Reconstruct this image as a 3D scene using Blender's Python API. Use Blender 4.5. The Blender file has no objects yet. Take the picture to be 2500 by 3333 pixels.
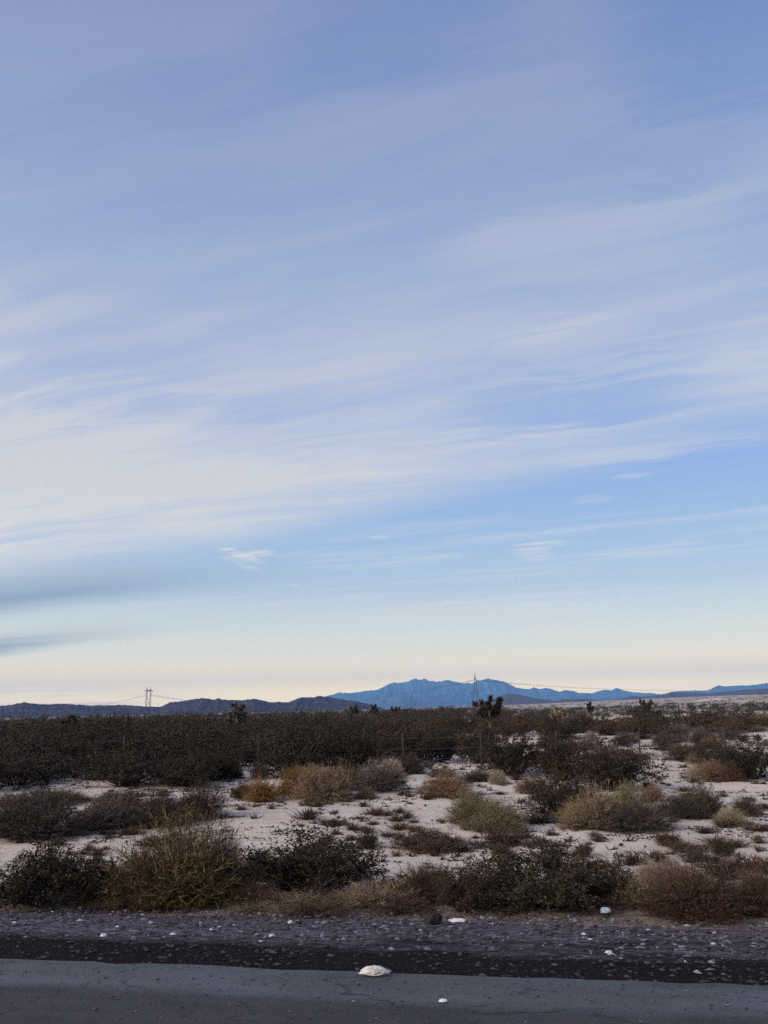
import bpy, math, random
import numpy as np
from mathutils import Matrix, Vector

R = math.radians
SC = bpy.context.scene
COL = SC.collection

# ------------------------------------------------------------------ camera
F_PX, W_PX, H_PX = 2650.0, 2500.0, 3333.0        # focal length in photograph pixels
PITCH, ROLL, CAM_Z = R(13.58), R(1.2), 1.6
cd = bpy.data.cameras.new('camera')
cam = bpy.data.objects.new('camera', cd)
COL.objects.link(cam)
cd.sensor_fit = 'VERTICAL'
cd.sensor_height = 36.0
cd.lens = 36.0 * F_PX / H_PX
cd.clip_start = 0.1
cd.clip_end = 90000
cam.matrix_world = Matrix.Translation((0, 0, CAM_Z)) @ Matrix.Rotation(R(90) + PITCH, 4, 'X') @ Matrix.Rotation(-ROLL, 4, 'Z')
SC.camera = cam

# ------------------------------------------------------------------ light and exposure
SUN_AZ, SUN_EL = R(-125), R(25)                  # azimuth clockwise from +Y (the view), so behind the left shoulder
SC.view_settings.view_transform = 'Standard'
SC.view_settings.look = 'None'
SC.view_settings.exposure = 0.0
SC.view_settings.gamma = 1.0
SC.view_settings.use_curve_mapping = False
SC.cycles.use_denoising = False
SC.cycles.use_adaptive_sampling = True
SC.cycles.adaptive_threshold = 0.025
SC.cycles.max_bounces = 4
SC.cycles.diffuse_bounces = 2
SC.cycles.volume_bounces = 0
SC.cycles.transparent_max_bounces = 16
sl = bpy.data.lights.new('sun', 'SUN')
sl.energy = 4.5
sl.angle = R(45)
sl.color = (1.0, 0.86, 0.74)
sun = bpy.data.objects.new('sun', sl)
COL.objects.link(sun)
sd = Vector((math.sin(SUN_AZ) * math.cos(SUN_EL), math.cos(SUN_AZ) * math.cos(SUN_EL), math.sin(SUN_EL)))
sun.rotation_euler = sd.to_track_quat('Z', 'Y').to_euler()
sun.location = (-30, -20, 40)


def lin(r, g, b):
    f = lambda v: (v / 255 / 12.92) if v <= 10 else ((v / 255 + 0.055) / 1.055) ** 2.4
    return (f(r), f(g), f(b), 1.0)


def ray(px, py):
    x, y = px - W_PX / 2, -(py - H_PX / 2)
    c, s = math.cos(-ROLL), math.sin(-ROLL)
    X, Y = c * x - s * y, s * x + c * y
    d = np.array([X, F_PX * math.cos(PITCH) - Y * math.sin(PITCH), F_PX * math.sin(PITCH) + Y * math.cos(PITCH)])
    return d / np.linalg.norm(d)


class G:
    """small helper to write node graphs as expressions"""
    def __init__(self, tree):
        self.t = tree

    def node(self, kind, **kw):
        n = self.t.nodes.new(kind)
        for k, v in kw.items():
            setattr(n, k, v)
        return n

    def put(self, sock, v):
        if isinstance(v, bpy.types.NodeSocket):
            self.t.links.new(v, sock)
        else:
            sock.default_value = v

    def m(self, op, a, b=0.0, c=0.0):
        n = self.node('ShaderNodeMath', operation=op)
        self.put(n.inputs[0], a)
        self.put(n.inputs[1], b)
        self.put(n.inputs[2], c)
        return n.outputs[0]

    def add(self, a, b): return self.m('ADD', a, b)
    def sub(self, a, b): return self.m('SUBTRACT', a, b)
    def mul(self, a, b): return self.m('MULTIPLY', a, b)

    def ss(self, v, lo, hi, a=0.0, b=1.0):
        n = self.node('ShaderNodeMapRange', interpolation_type='SMOOTHSTEP')
        self.put(n.inputs['Value'], v)
        self.put(n.inputs['From Min'], lo)
        self.put(n.inputs['From Max'], hi)
        self.put(n.inputs['To Min'], a)
        self.put(n.inputs['To Max'], b)
        return n.outputs[0]

    def vec(self, x, y, z=0.0):
        n = self.node('ShaderNodeCombineXYZ')
        for i, v in enumerate((x, y, z)):
            self.put(n.inputs[i], v)
        return n.outputs[0]

    def noise(self, v, scale, detail=4.0, rough=0.5, dist=0.0):
        n = self.node('ShaderNodeTexNoise')
        self.put(n.inputs['Vector'], v)
        n.inputs['Scale'].default_value = scale
        n.inputs['Detail'].default_value = detail
        n.inputs['Roughness'].default_value = rough
        n.inputs['Distortion'].default_value = dist
        return n.outputs[0]

    def mix(self, f, a, b, blend='MIX'):
        n = self.node('ShaderNodeMix', data_type='RGBA', blend_type=blend)
        self.put(n.inputs['Factor'], f)
        self.put(n.inputs['A'], a)
        self.put(n.inputs['B'], b)
        return n.outputs['Result']

    def ramp(self, f, stops, interp='LINEAR'):
        n = self.node('ShaderNodeValToRGB')
        self.put(n.inputs[0], f)
        cr = n.color_ramp
        cr.interpolation = interp
        while len(cr.elements) < len(stops):
            cr.elements.new(0.5)
        for e, (p, c) in zip(cr.elements, stops):
            e.position = p
        for e, (p, c) in zip(cr.elements, stops):
            e.color = c if len(c) == 4 else (*c, 1)
        return n.outputs[0]


# ------------------------------------------------------------------ world: evening sky with a sheet of cirrus
SKY_STRENGTH = 0.1
world = bpy.data.worlds.new('World')
SC.world = world
world.use_nodes = True
wt = world.node_tree
wt.nodes.clear()
g = G(wt)
D = g.node('ShaderNodeTexCoord').outputs['Generated']
sp = g.node('ShaderNodeSeparateXYZ')
g.put(sp.inputs[0], D)
dx, dy, dz = sp.outputs
el = g.mul(g.m('ARCSINE', dz), 57.2958)
az = g.mul(g.m('ARCTAN2', dx, dy), 57.2958)
nis = g.node('ShaderNodeTexSky', sky_type='NISHITA', sun_disc=False)
nis.sun_elevation = SUN_EL
nis.sun_rotation = SUN_AZ
nis.altitude = 900
nis.dust_density = 1.5
clear = g.ramp(g.mul(el, 1 / 60.0), [
    (0.000, (3.20, 2.30, 0.92, 1)), (0.020, (3.10, 2.25, 0.94, 1)), (0.040, (2.20, 1.62, 0.86, 1)), (0.065, (1.40, 1.24, 0.85, 1)), (0.095, (0.96, 0.98, 0.85, 1)),
    (0.135, (0.62, 0.73, 0.83, 1)), (0.190, lin(178, 206, 238)), (0.270, lin(154, 186, 238)),
    (0.420, lin(148, 175, 228)), (0.580, lin(134, 160, 212)), (0.760, lin(100, 136, 196)), (1.0, lin(84, 118, 182))])
# the cirrus is a level sheet, so it is mapped by direction / height; its edge runs along one compass direction, its combing along another
inv = g.m('DIVIDE', 1.0, g.add(g.m('MAXIMUM', dz, 0.0), 0.03))


def sheet_axes(ang):
    return (g.mul(g.add(g.mul(dx, math.sin(ang)), g.mul(dy, math.cos(ang))), inv), g.mul(g.add(g.mul(dx, math.cos(ang)), g.mul(dy, -math.sin(ang))), inv))


CB = R(-72)
along, cross = sheet_axes(R(-54))
al2, cr2 = sheet_axes(CB)
wob = g.sub(g.noise(g.vec(g.mul(al2, 0.55), g.mul(cr2, 0.8), 3.1), 1.0, 3), 0.5)
wob2 = g.sub(g.noise(g.vec(g.mul(al2, 1.6), g.mul(cr2, 1.6), 9.1), 1.0, 3), 0.5)
cw = g.add(cross, g.mul(wob, 0.6))
c2 = g.add(g.add(cr2, g.mul(wob, 0.55)), g.mul(wob2, 0.12))
soft = g.noise(g.vec(g.mul(al2, 0.50), g.mul(c2, 1.35), 0.0), 1.15, 4, 0.55)
streak = g.noise(g.vec(g.mul(al2, 0.38), g.mul(c2, 4.4), 7.0), 1.0, 5, 0.55)
fine = g.noise(g.vec(g.mul(al2, 1.6), g.mul(c2, 8.0), 2.0), 1.0, 5, 0.62)
fibre = g.noise(g.vec(g.mul(al2, 1.1), g.mul(g.add(c2, g.mul(wob2, 0.25)), 15.0), 5.0), 1.0, 4, 0.6)
tex = g.add(g.add(g.mul(soft, 0.48), g.mul(streak, 0.28)), g.add(g.mul(fine, 0.16), g.mul(fibre, 0.08)))


def sheet_at(px, py):
    d = ray(px, py)
    k = 1 / (max(d[2], 0) + 0.03)
    return (d[0] * math.sin(CB) + d[1] * math.cos(CB)) * k, (d[0] * math.cos(CB) - d[1] * math.sin(CB)) * k


def blob(px, py, rx, ry, sharp=0.0):
    """a soft patch of the sheet, given where the photograph shows it"""
    a0, c0 = sheet_at(px, py)
    ra = abs(sheet_at(px + rx, py)[0] - sheet_at(px - rx, py)[0]) / 2
    rc = abs(sheet_at(px, py + ry)[1] - sheet_at(px, py - ry)[1]) / 2
    cc = g.add(g.add(cr2, g.mul(g.sub(fine, 0.5), rc * 2.2)), g.mul(g.sub(fibre, 0.5), rc * 1.6))
    q = g.add(g.m('POWER', g.mul(g.sub(al2, a0), 1 / ra), 2.0), g.m('POWER', g.mul(g.sub(cc, c0), 1 / rc), 2.0))
    return g.ss(q, sharp, 1.0, 1.0, 0.0)


soften = g.ss(along, 2.2, 4.5)
edge = g.ss(g.add(g.add(cross, g.mul(wob, 0.28)), g.mul(g.sub(fine, 0.5), 0.35)), g.sub(2.50, g.mul(soften, 0.75)), g.add(3.16, g.mul(soften, 0.35)), 1.0, 0.0)   # the sheet ends at a line
west = g.ss(along, 0.5, 2.9)
sheet = g.mul(edge, g.ss(tex, 0.36, 0.64))
heavy = g.mul(g.mul(edge, west), g.ss(cw, 0.9, 1.8))
dens = g.add(g.mul(sheet, 0.58), g.mul(heavy, g.ss(tex, 0.34, 0.66, 0.14, 0.52)))
dens = g.add(dens, g.mul(edge, 0.26))
for px, py, rx, ry, k in ((1950, 800, 700, 170, 0.30), (2350, 1062, 420, 14, 0.16), (1850, 1090, 330, 70, 0.25), (2350, 1270, 300, 30, 0.14), (80, 1020, 520, 90, 0.15), (350, 1480, 800, 240, 0.25), (2250, 1460, 520, 40, 0.3)):
    dens = g.add(dens, g.mul(blob(px, py, rx, ry), k))
clear_k = None
for px, py, rx, ry, k in ((1880, 1320, 620, 130, 0.70), (2500, 1510, 620, 100, 0.75), (2500, 60, 700, 420, 0.75), (1250, 60, 600, 260, 0.35)):
    b_ = g.sub(1.0, g.mul(blob(px, py, rx, ry), k))
    clear_k = b_ if clear_k is None else g.mul(clear_k, b_)
dens = g.mul(dens, clear_k)
# thin wisps beyond the edge of the sheet
wisps = g.mul(g.ss(g.add(g.mul(streak, 0.6), g.mul(soft, 0.4)), 0.48, 0.72), g.ss(cross, 2.9, 3.4))
wisps = g.mul(wisps, g.ss(cross, 4.0, 9.0, 1.0, 0.25))
dens = g.add(dens, g.mul(wisps, 0.40))
for px, py, rx, ry, k in ((785, 1806, 48, 44, 1.2), (838, 1800, 85, 20, 0.8), (800, 1842, 40, 26, 0.6), (760, 1822, 45, 18, 0.5), (1050, 1800, 240, 18, 0.3), (1260, 1828, 360, 24, 0.5), (1735, 1800, 80, 40, 0.5), (1790, 1772, 80, 18, 0.4), (2120, 1795, 260, 26, 0.42), (1930, 1625, 100, 20, 0.3),
                          (1240, 1750, 45, 10, 0.4), (970, 1910, 26, 16, 0.3), (1500, 1995, 800, 45, 0.45), (2060, 1550, 90, 14, 0.4)):
    dens = g.add(dens, g.mul(blob(px, py, rx, ry), g.mul(g.ss(g.add(g.mul(fine, 0.5), g.mul(fibre, 0.5)), 0.36, 0.62), k)))
dens = g.m('MINIMUM', dens, 0.94)
cloud_col = g.ramp(g.mul(el, 1 / 60.0), [
    (0.0, (3.1, 2.2, 0.98, 1)), (0.04, (2.1, 1.6, 0.9, 1)), (0.08, (1.15, 1.05, 0.90, 1)), (0.25, (0.86, 0.83, 0.78, 1)), (0.36, (0.77, 0.77, 0.79, 1)),
    (0.5, lin(192, 203, 225)), (0.62, lin(180, 189, 218)), (0.75, lin(166, 173, 210)), (1.0, lin(156, 164, 204))])
sky = g.mix(dens, clear, cloud_col)
# low bars of cloud that the sun no longer reaches, towards the left
shade = g.add(g.mul(g.ss(g.m('ABSOLUTE', g.sub(cw, g.add(2.95, g.mul(g.sub(along, 5.4), -0.22)))), 0.0, 0.95, 1.0, 0.0), g.ss(along, 2.8, 5.6)),
              g.mul(g.ss(g.m('ABSOLUTE', g.sub(cw, 4.55)), 0.0, 0.85, 1.0, 0.0), g.ss(along, 5.4, 9.0)))
shade = g.mul(shade, g.ss(g.add(g.mul(soft, 0.5), g.mul(streak, 0.5)), 0.25, 0.65, 0.55, 1.0))
sky = g.mix(g.mul(g.m('MINIMUM', shade, 1.0), 0.9), sky, lin(142, 160, 182))
low = g.mul(g.mul(g.ss(g.noise(g.vec(g.mul(az, 0.05), g.mul(g.sub(el, g.mul(az, 0.02)), 1.3), 1.0), 1.0, 3), 0.48, 0.62), g.ss(el, 0.9, 2.0, 1.0, 0.0)), g.ss(az, -22, -12, 1.0, 0.0))
sky = g.mix(g.mul(low, 0.6), sky, (1.25, 0.75, 0.72, 1))
scaled = g.mix(1.0, sky, (0.82 / SKY_STRENGTH,) * 3 + (1,), 'MULTIPLY')
sky = g.mix(1.0, scaled, g.mix(1.0, nis.outputs[0], (0.22, 0.22, 0.22, 1), 'MULTIPLY'), 'ADD')
bg = g.node('ShaderNodeBackground')
g.put(bg.inputs['Color'], sky)
bg.inputs['Strength'].default_value = SKY_STRENGTH
wo = g.node('ShaderNodeOutputWorld')
wt.links.new(bg.outputs[0], wo.inputs['Surface'])


# ------------------------------------------------------------------ helpers: rays of the photograph, noise, meshes
def azel(px, py):
    d = ray(px, py)
    return math.atan2(d[0], d[1]), math.atan2(d[2], math.hypot(d[0], d[1]))


def _hash(i, j, seed):
    h = (i.astype(np.int64) * 374761393 + j.astype(np.int64) * 668265263 + seed * 2147483647) & 0xFFFFFFFF
    h = ((h ^ (h >> 13)) * 1274126177) & 0xFFFFFFFF
    return ((h ^ (h >> 16)) & 0xFFFF) / 65535.0


def vnoise(x, y, seed=0):
    x, y = np.asarray(x, float), np.asarray(y, float)
    i, j = np.floor(x), np.floor(y)
    u, v = x - i, y - j
    u, v = u * u * (3 - 2 * u), v * v * (3 - 2 * v)
    a, b = _hash(i, j, seed), _hash(i + 1, j, seed)
    c, d = _hash(i, j + 1, seed), _hash(i + 1, j + 1, seed)
    return (a * (1 - u) + b * u) * (1 - v) + (c * (1 - u) + d * u) * v


def fbm(x, y, seed=0, octv=4, gain=0.5):
    s, a, t = 0, 1.0, 0
    for k in range(octv):
        s = s + a * vnoise(x * 2 ** k, y * 2 ** k, seed + k * 17)
        t += a
        a *= gain
    return s / t


def sstep(v, lo, hi):
    k = np.clip((np.asarray(v, float) - lo) / (hi - lo), 0, 1)
    return k * k * (3 - 2 * k)


RN = np.array([math.sin(R(10)), math.cos(R(10))])     # across the road, away from the camera
RE = np.array([math.cos(R(10)), -math.sin(R(10))])    # along the road, to the right
ROAD_EDGE = 5.58


def ground_z(x, y):
    x, y = np.asarray(x, float), np.asarray(y, float)
    t = x * RN[0] + y * RN[1]
    s = x * RE[0] + y * RE[1]
    t = np.maximum(t, -0.6 - t)
    r = np.hypot(x, y)
    a = np.arctan2(x, y)
    z = -0.06 - 0.44 * np.clip((t - 5.3) / 3.7, 0, 1) - 0.20 * sstep(t, 9, 14)
    k = sstep(t, 7.0, 13)
    z = z + k * 0.22 * (fbm(x / 6.5, y / 6.5, 5, 3) - 0.5) + k * 0.05 * (fbm(x / 0.9, y / 0.9, 9, 3) - 0.5)
    z = z + k * 0.10 * (vnoise(s / 7 + 3, t / 1.8, 12) - 0.5)
    rr = np.clip(r - 160, 0, 2600)
    z = z + 0.0066 * rr * sstep(a, R(3), R(25)) * sstep(a, R(100), R(60)) + 0.0014 * rr * sstep(a, R(-20), R(10)) * sstep(a, R(100), R(60))
    return z


def hit(px, py, lift=0.0):
    """the point of the ground that the photograph shows at a pixel, and its depth along the view axis"""
    d = ray(px, py)
    k = (-0.7 - CAM_Z) / d[2]
    for _ in range(9):
        k = 0.35 * k + 0.65 * (float(ground_z(d[0] * k, d[1] * k)) + lift - CAM_Z) / d[2]
    p = np.array([0, 0, CAM_Z]) + d * k
    depth = p[1] * math.cos(PITCH) + (p[2] - CAM_Z) * math.sin(PITCH)
    return p, depth


def mesh_from(name, V, Fc, mats, var=None, mat_idx=None, smooth=False):
    """V (n,3); Fc list of arrays (m,3) or (m,4)"""
    V = np.asarray(V, np.float32)
    me = bpy.data.meshes.new(name)
    if not isinstance(Fc, list):
        Fc = [Fc]
    Fc = [np.asarray(f, np.int32) for f in Fc if len(f)]
    loops = np.concatenate([f.ravel() for f in Fc])
    tot = np.concatenate([np.full(len(f), f.shape[1], np.int32) for f in Fc])
    st = np.concatenate([[0], np.cumsum(tot)[:-1]]).astype(np.int32)
    me.vertices.add(len(V))
    me.vertices.foreach_set('co', V.ravel())
    me.loops.add(len(loops))
    me.loops.foreach_set('vertex_index', loops)
    me.polygons.add(len(tot))
    me.polygons.foreach_set('loop_start', st)
    me.polygons.foreach_set('loop_total', tot)
    for m in (mats if isinstance(mats, (list, tuple)) else [mats]):
        me.materials.append(m)
    if mat_idx is not None:
        me.polygons.foreach_set('material_index', np.asarray(mat_idx, np.int32))
    me.polygons.foreach_set('use_smooth', np.full(len(tot), smooth, bool))
    if var is not None:
        at = me.attributes.new('var', 'FLOAT', 'POINT')
        at.data.foreach_set('value', np.asarray(var, np.float32))
    me.update(calc_edges=True)
    return me


def link(name, me, parent=None):
    o = bpy.data.objects.new(name, me)
    COL.objects.link(o)
    if parent is not None:
        o.parent = parent
    return o


def tag(o, label=None, cat=None, group=None, kind=None):
    for k, v in (('label', label), ('category', cat), ('group', group), ('kind', kind)):
        if v:
            o[k] = v
    return o


def grid_faces(nu, nv):
    i, j = np.meshgrid(np.arange(nu - 1), np.arange(nv - 1), indexing='ij')
    a = (i * nv + j).ravel()
    return np.stack([a, a + nv, a + nv + 1, a + 1], 1)


# ------------------------------------------------------------------ materials
def material(name, build, rough=0.9, spec=0.2):
    m = bpy.data.materials.new(name)
    m.use_nodes = True
    t = m.node_tree
    t.nodes.clear()
    q = G(t)
    b = q.node('ShaderNodeBsdfPrincipled')
    b.inputs['Roughness'].default_value = rough
    b.inputs['Specular IOR Level'].default_value = spec
    o = q.node('ShaderNodeOutputMaterial')
    t.links.new(b.outputs[0], o.inputs['Surface'])
    build(q, b)
    return m


def bump(q, b, h, dist, strength=1.0):
    n = q.node('ShaderNodeBump')
    n.inputs['Distance'].default_value = dist
    n.inputs['Strength'].default_value = strength
    q.put(n.inputs['Height'], h)
    q.put(b.inputs['Normal'], n.outputs[0])


def pos(q):
    return q.node('ShaderNodeNewGeometry').outputs['Position']


def road_frame(q):
    sp = q.node('ShaderNodeSeparateXYZ')
    q.put(sp.inputs[0], pos(q))
    x, y, z = sp.outputs
    s = q.add(q.mul(x, float(RE[0])), q.mul(y, float(RE[1])))
    t = q.add(q.mul(x, float(RN[0])), q.mul(y, float(RN[1])))
    return s, t


def m_sand(q, b):
    p = pos(q)
    s, t = road_frame(q)
    st = q.vec(q.mul(s, 0.35), t, 0.0)
    n1 = q.noise(p, 0.35, 4, 0.6)
    n2 = q.noise(st, 2.6, 6, 0.65)
    n3 = q.noise(p, 14.0, 5, 0.7)
    c = q.ramp(n1, [(0.30, (0.50, 0.42, 0.345, 1)), (0.52, (0.59, 0.505, 0.425, 1)), (0.72, (0.64, 0.56, 0.48, 1))])
    c = q.mix(q.ss(n2, 0.54, 0.72, 0.0, 0.65), c, (0.30, 0.24, 0.20, 1))
    c = q.mix(q.ss(n3, 0.57, 0.68, 0.0, 0.6), c, (0.17, 0.125, 0.105, 1))
    c = q.mix(q.ss(q.noise(st, 0.7, 5, 0.65), 0.55, 0.70, 0.0, 0.4), c, (0.28, 0.22, 0.185, 1))
    c = q.mix(q.ss(q.noise(p, 34.0, 3, 0.7), 0.60, 0.72, 0.0, 0.6), c, (0.68, 0.62, 0.58, 1))
    # brown litter soil beside the shoulder
    lit = q.mul(q.ss(q.add(t, q.mul(q.noise(p, 0.9, 4, 0.6), 3.6)), 11.6, 12.8, 1.0, 0.0), 0.85)
    c = q.mix(lit, c, q.ramp(q.noise(st, 5.0, 5, 0.7), [(0.35, (0.05, 0.036, 0.027, 1)), (0.55, (0.16, 0.115, 0.08, 1)), (0.75, (0.34, 0.27, 0.20, 1))]))
    # far out the ground is covered with scrub and stones too small to see singly
    ln = q.node('ShaderNodeVectorMath', operation='LENGTH')
    q.put(ln.inputs[0], p)
    rad = ln.outputs['Value']
    cover = q.ramp(q.noise(p, 0.02, 4, 0.6), [(0.40, (0.17, 0.135, 0.11, 1)), (0.58, (0.46, 0.39, 0.34, 1))])
    c = q.mix(q.mul(q.ss(rad, 90, 420), 0.9), c, cover)
    q.put(b.inputs['Base Color'], c)
    h = q.add(q.mul(n2, 0.6), q.mul(n3, 0.5))
    bump(q, b, h, 0.09)


def m_shoulder(q, b):
    p = pos(q)
    s, t = road_frame(q)
    st = q.vec(q.mul(s, 0.45), t, 0.0)
    n1 = q.noise(q.vec(q.mul(s, 0.12), q.mul(t, 0.9), 0.0), 1.0, 3)
    n2 = q.noise(st, 16.0, 5, 0.75)
    n3 = q.noise(st, 55.0, 3, 0.7)
    gravel = q.ramp(n2, [(0.34, (0.028, 0.023, 0.027, 1)), (0.50, (0.11, 0.098, 0.118, 1)), (0.66, (0.28, 0.26, 0.30, 1))])
    soil = q.ramp(n2, [(0.4, (0.009, 0.0075, 0.007, 1)), (0.64, (0.018, 0.014, 0.013, 1)), (0.78, (0.09, 0.085, 0.10, 1))])
    f = q.ss(q.add(q.add(t, q.mul(q.sub(n1, 0.5), 5.0)), q.mul(q.sub(q.noise(st, 1.6, 5, 0.75), 0.5), 5.5)), 6.5, 8.3)
    c = q.mix(f, soil, gravel)
    c = q.mix(q.ss(n3, 0.62, 0.72, 0.0, 0.5), c, (0.42, 0.42, 0.47, 1))
    q.put(b.inputs['Base Color'], c)
    bump(q, b, q.add(n2, q.mul(n3, 0.4)), 0.06)


def m_road(q, b):
    p = pos(q)
    s, t = road_frame(q)
    st = q.vec(q.mul(s, 0.3), t, 0.0)
    n1 = q.noise(q.vec(q.mul(s, 0.45), q.mul(t, 1.3), 0.0), 1.0, 4, 0.55)
    n2 = q.noise(p, 90.0, 3, 0.7)
    n3 = q.noise(st, 7.0, 5, 0.65)
    tw = q.add(t, q.mul(q.sub(n1, 0.5), 0.35))
    dust = q.mul(q.ss(tw, 4.93, 5.12), q.ss(tw, 5.22, 5.75, 1.0, 0.55))
    c = q.ramp(n3, [(0.3, (0.020, 0.018, 0.021, 1)), (0.7, (0.040, 0.037, 0.043, 1))])
    c = q.mix(q.mul(dust, q.ss(q.noise(st, 2.2, 5, 0.6), 0.3, 0.65, 0.35, 1.0)), c, (0.088, 0.094, 0.114, 1))
    c = q.mix(q.ss(q.noise(p, 22.0, 4, 0.7), 0.56, 0.68, 0.0, 0.55), c, (0.02, 0.018, 0.02, 1))
    c = q.mix(q.ss(n1, 0.55, 0.75, 0.0, 0.5), c, (0.066, 0.065, 0.076, 1))
    vo = q.node('ShaderNodeTexVoronoi', feature='DISTANCE_TO_EDGE')
    q.put(vo.inputs['Vector'], q.vec(q.add(s, q.mul(n3, 0.9)), q.add(t, q.mul(n1, 0.9)), 0.0))
    vo.inputs['Scale'].default_value = 0.9
    crack = q.mul(q.ss(vo.outputs['Distance'], 0.004, 0.014, 1.0, 0.0), q.ss(n3, 0.42, 0.55))
    c = q.mix(q.mul(crack, 0.85), c, (0.008, 0.007, 0.007, 1))
    c = q.mix(q.ss(n2, 0.56, 0.68, 0.0, 0.5), c, (0.13, 0.128, 0.14, 1))
    c = q.mix(q.ss(n2, 0.32, 0.42, 0.6, 0.0), c, (0.025, 0.024, 0.026, 1))
    q.put(b.inputs['Base Color'], c)
    bump(q, b, n2, 0.006)


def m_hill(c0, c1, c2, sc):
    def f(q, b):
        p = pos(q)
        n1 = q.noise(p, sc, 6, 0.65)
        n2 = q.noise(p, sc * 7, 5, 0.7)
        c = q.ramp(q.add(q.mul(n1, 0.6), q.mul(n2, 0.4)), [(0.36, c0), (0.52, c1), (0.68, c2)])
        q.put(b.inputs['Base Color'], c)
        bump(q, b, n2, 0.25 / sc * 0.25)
    return f


def m_foliage(q, b):
    oi = q.node('ShaderNodeObjectInfo')
    at = q.node('ShaderNodeAttribute', attribute_name='var')
    k = q.ss(at.outputs['Fac'], 0.0, 1.0, 0.30, 1.45)
    c = q.mix(1.0, oi.outputs['Color'], q.vec(k, k, k), 'MULTIPLY')
    q.put(b.inputs['Base Color'], c)


def m_plain(col, noise=8.0, amt=0.35, dark=0.4):
    def f(q, b):
        tc = q.node('ShaderNodeTexCoord').outputs['Object']
        n = q.noise(tc, noise, 4, 0.6)
        dk = tuple(v * dark for v in col[:3]) + (1,)
        q.put(b.inputs['Base Color'], q.mix(q.ss(n, 0.35, 0.7, 0.0, amt), (*col[:3], 1), dk))
        bump(q, b, n, 0.004)
    return f


def m_pebble(q, b):
    at = q.node('ShaderNodeAttribute', attribute_name='var')
    c = q.ramp(at.outputs['Fac'], [(0.0, (0.022, 0.019, 0.022, 1)), (0.5, (0.07, 0.064, 0.078, 1)), (0.85, (0.19, 0.18, 0.215, 1)), (1.0, (0.5, 0.48, 0.5, 1))])
    q.put(b.inputs['Base Color'], c)


def m_litter(q, b):
    at = q.node('ShaderNodeAttribute', attribute_name='var')
    c = q.ramp(at.outputs['Fac'], [(0.0, (0.022, 0.015, 0.012, 1)), (0.7, (0.055, 0.036, 0.028, 1)), (1.0, (0.16, 0.12, 0.09, 1))])
    q.put(b.inputs['Base Color'], c)


M = {
    'sand': material('desert_sand', m_sand), 'shoulder': material('gravel_shoulder', m_shoulder, 1.0, 0.05),
    'road': material('worn_asphalt', m_road, 0.75, 0.35),
    'hill': material('dark_hill', m_hill((0.03, 0.021, 0.026, 1), (0.06, 0.043, 0.05, 1), (0.15, 0.12, 0.125, 1), 0.014), 1.0, 0.0),
    'hill_pale': material('brown_hill', m_hill((0.06, 0.045, 0.05, 1), (0.10, 0.078, 0.082, 1), (0.17, 0.14, 0.14, 1), 0.010), 1.0, 0.0),
    'mountain': material('haze_blue_rock', m_hill((0.06, 0.08, 0.13, 1), (0.11, 0.135, 0.20, 1), (0.17, 0.185, 0.24, 1), 0.0016), 1.0, 0.0),  # part of the haze's blue is put into the rock colour
    'foliage': material('foliage', m_foliage), 'pebble': material('pebble', m_pebble, 0.9, 0.1), 'litter': material('dry_litter', m_litter),
    'stem': material('bush_stem', m_plain((0.055, 0.043, 0.035), 30)), 'grey_wood': material('bleached_wood', m_plain((0.52, 0.49, 0.48), 20)),
    'bark': material('joshua_bark', m_plain((0.085, 0.068, 0.052), 14)),
    'steel': material('galvanised_steel', m_plain((0.04, 0.04, 0.045), 0.5), 0.6, 0.4),
    'steel_pale': material('far_pale_steel', m_plain((0.17, 0.12, 0.095), 0.5), 0.6, 0.4),  # paleness of distance put into the steel colour
    'wire': material('dark_wire', m_plain((0.07, 0.065, 0.07), 2.0), 0.6, 0.4),
    'post': material('rusty_post', m_plain((0.05, 0.042, 0.045), 9), 0.8),
    'white': material('white_plastic', m_plain((0.62, 0.61, 0.60), 6, 0.4, 0.7), 0.5, 0.4),
    'pale_stone': material('pale_stone', m_plain((0.55, 0.53, 0.49), 16, 0.7, 0.45), 0.8),
    'blue': material('pale_blue_plastic', m_plain((0.42, 0.56, 0.64), 6, 0.3, 0.7), 0.5, 0.4),
    'red': material('red_print', m_plain((0.50, 0.10, 0.09), 6), 0.6),
    'dark_rock': material('dark_rock', m_plain((0.028, 0.022, 0.02), 9), 0.9),
}

# ------------------------------------------------------------------ ground sheet
azs = np.concatenate([np.linspace(R(-180), R(-34), 60, endpoint=False), np.linspace(R(-34), R(34), 420, endpoint=False), np.linspace(R(34), R(180), 61)])
rs = np.concatenate([[0.0], np.geomspace(1.5, 7.5, 16, endpoint=False), np.geomspace(7.5, 60, 300, endpoint=False), np.geomspace(60, 900, 90, endpoint=False), np.geomspace(900, 14000, 40)])
A, RR = np.meshgrid(azs, rs, indexing='ij')
X, Y = RR * np.sin(A), RR * np.cos(A)
Z = ground_z(X, Y)
me = mesh_from('desert_ground', np.stack([X, Y, Z], -1).reshape(-1, 3), grid_faces(len(azs), len(rs))[:, ::-1], M['sand'], smooth=True)
tag(link('desert_ground', me), kind='structure')

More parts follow.
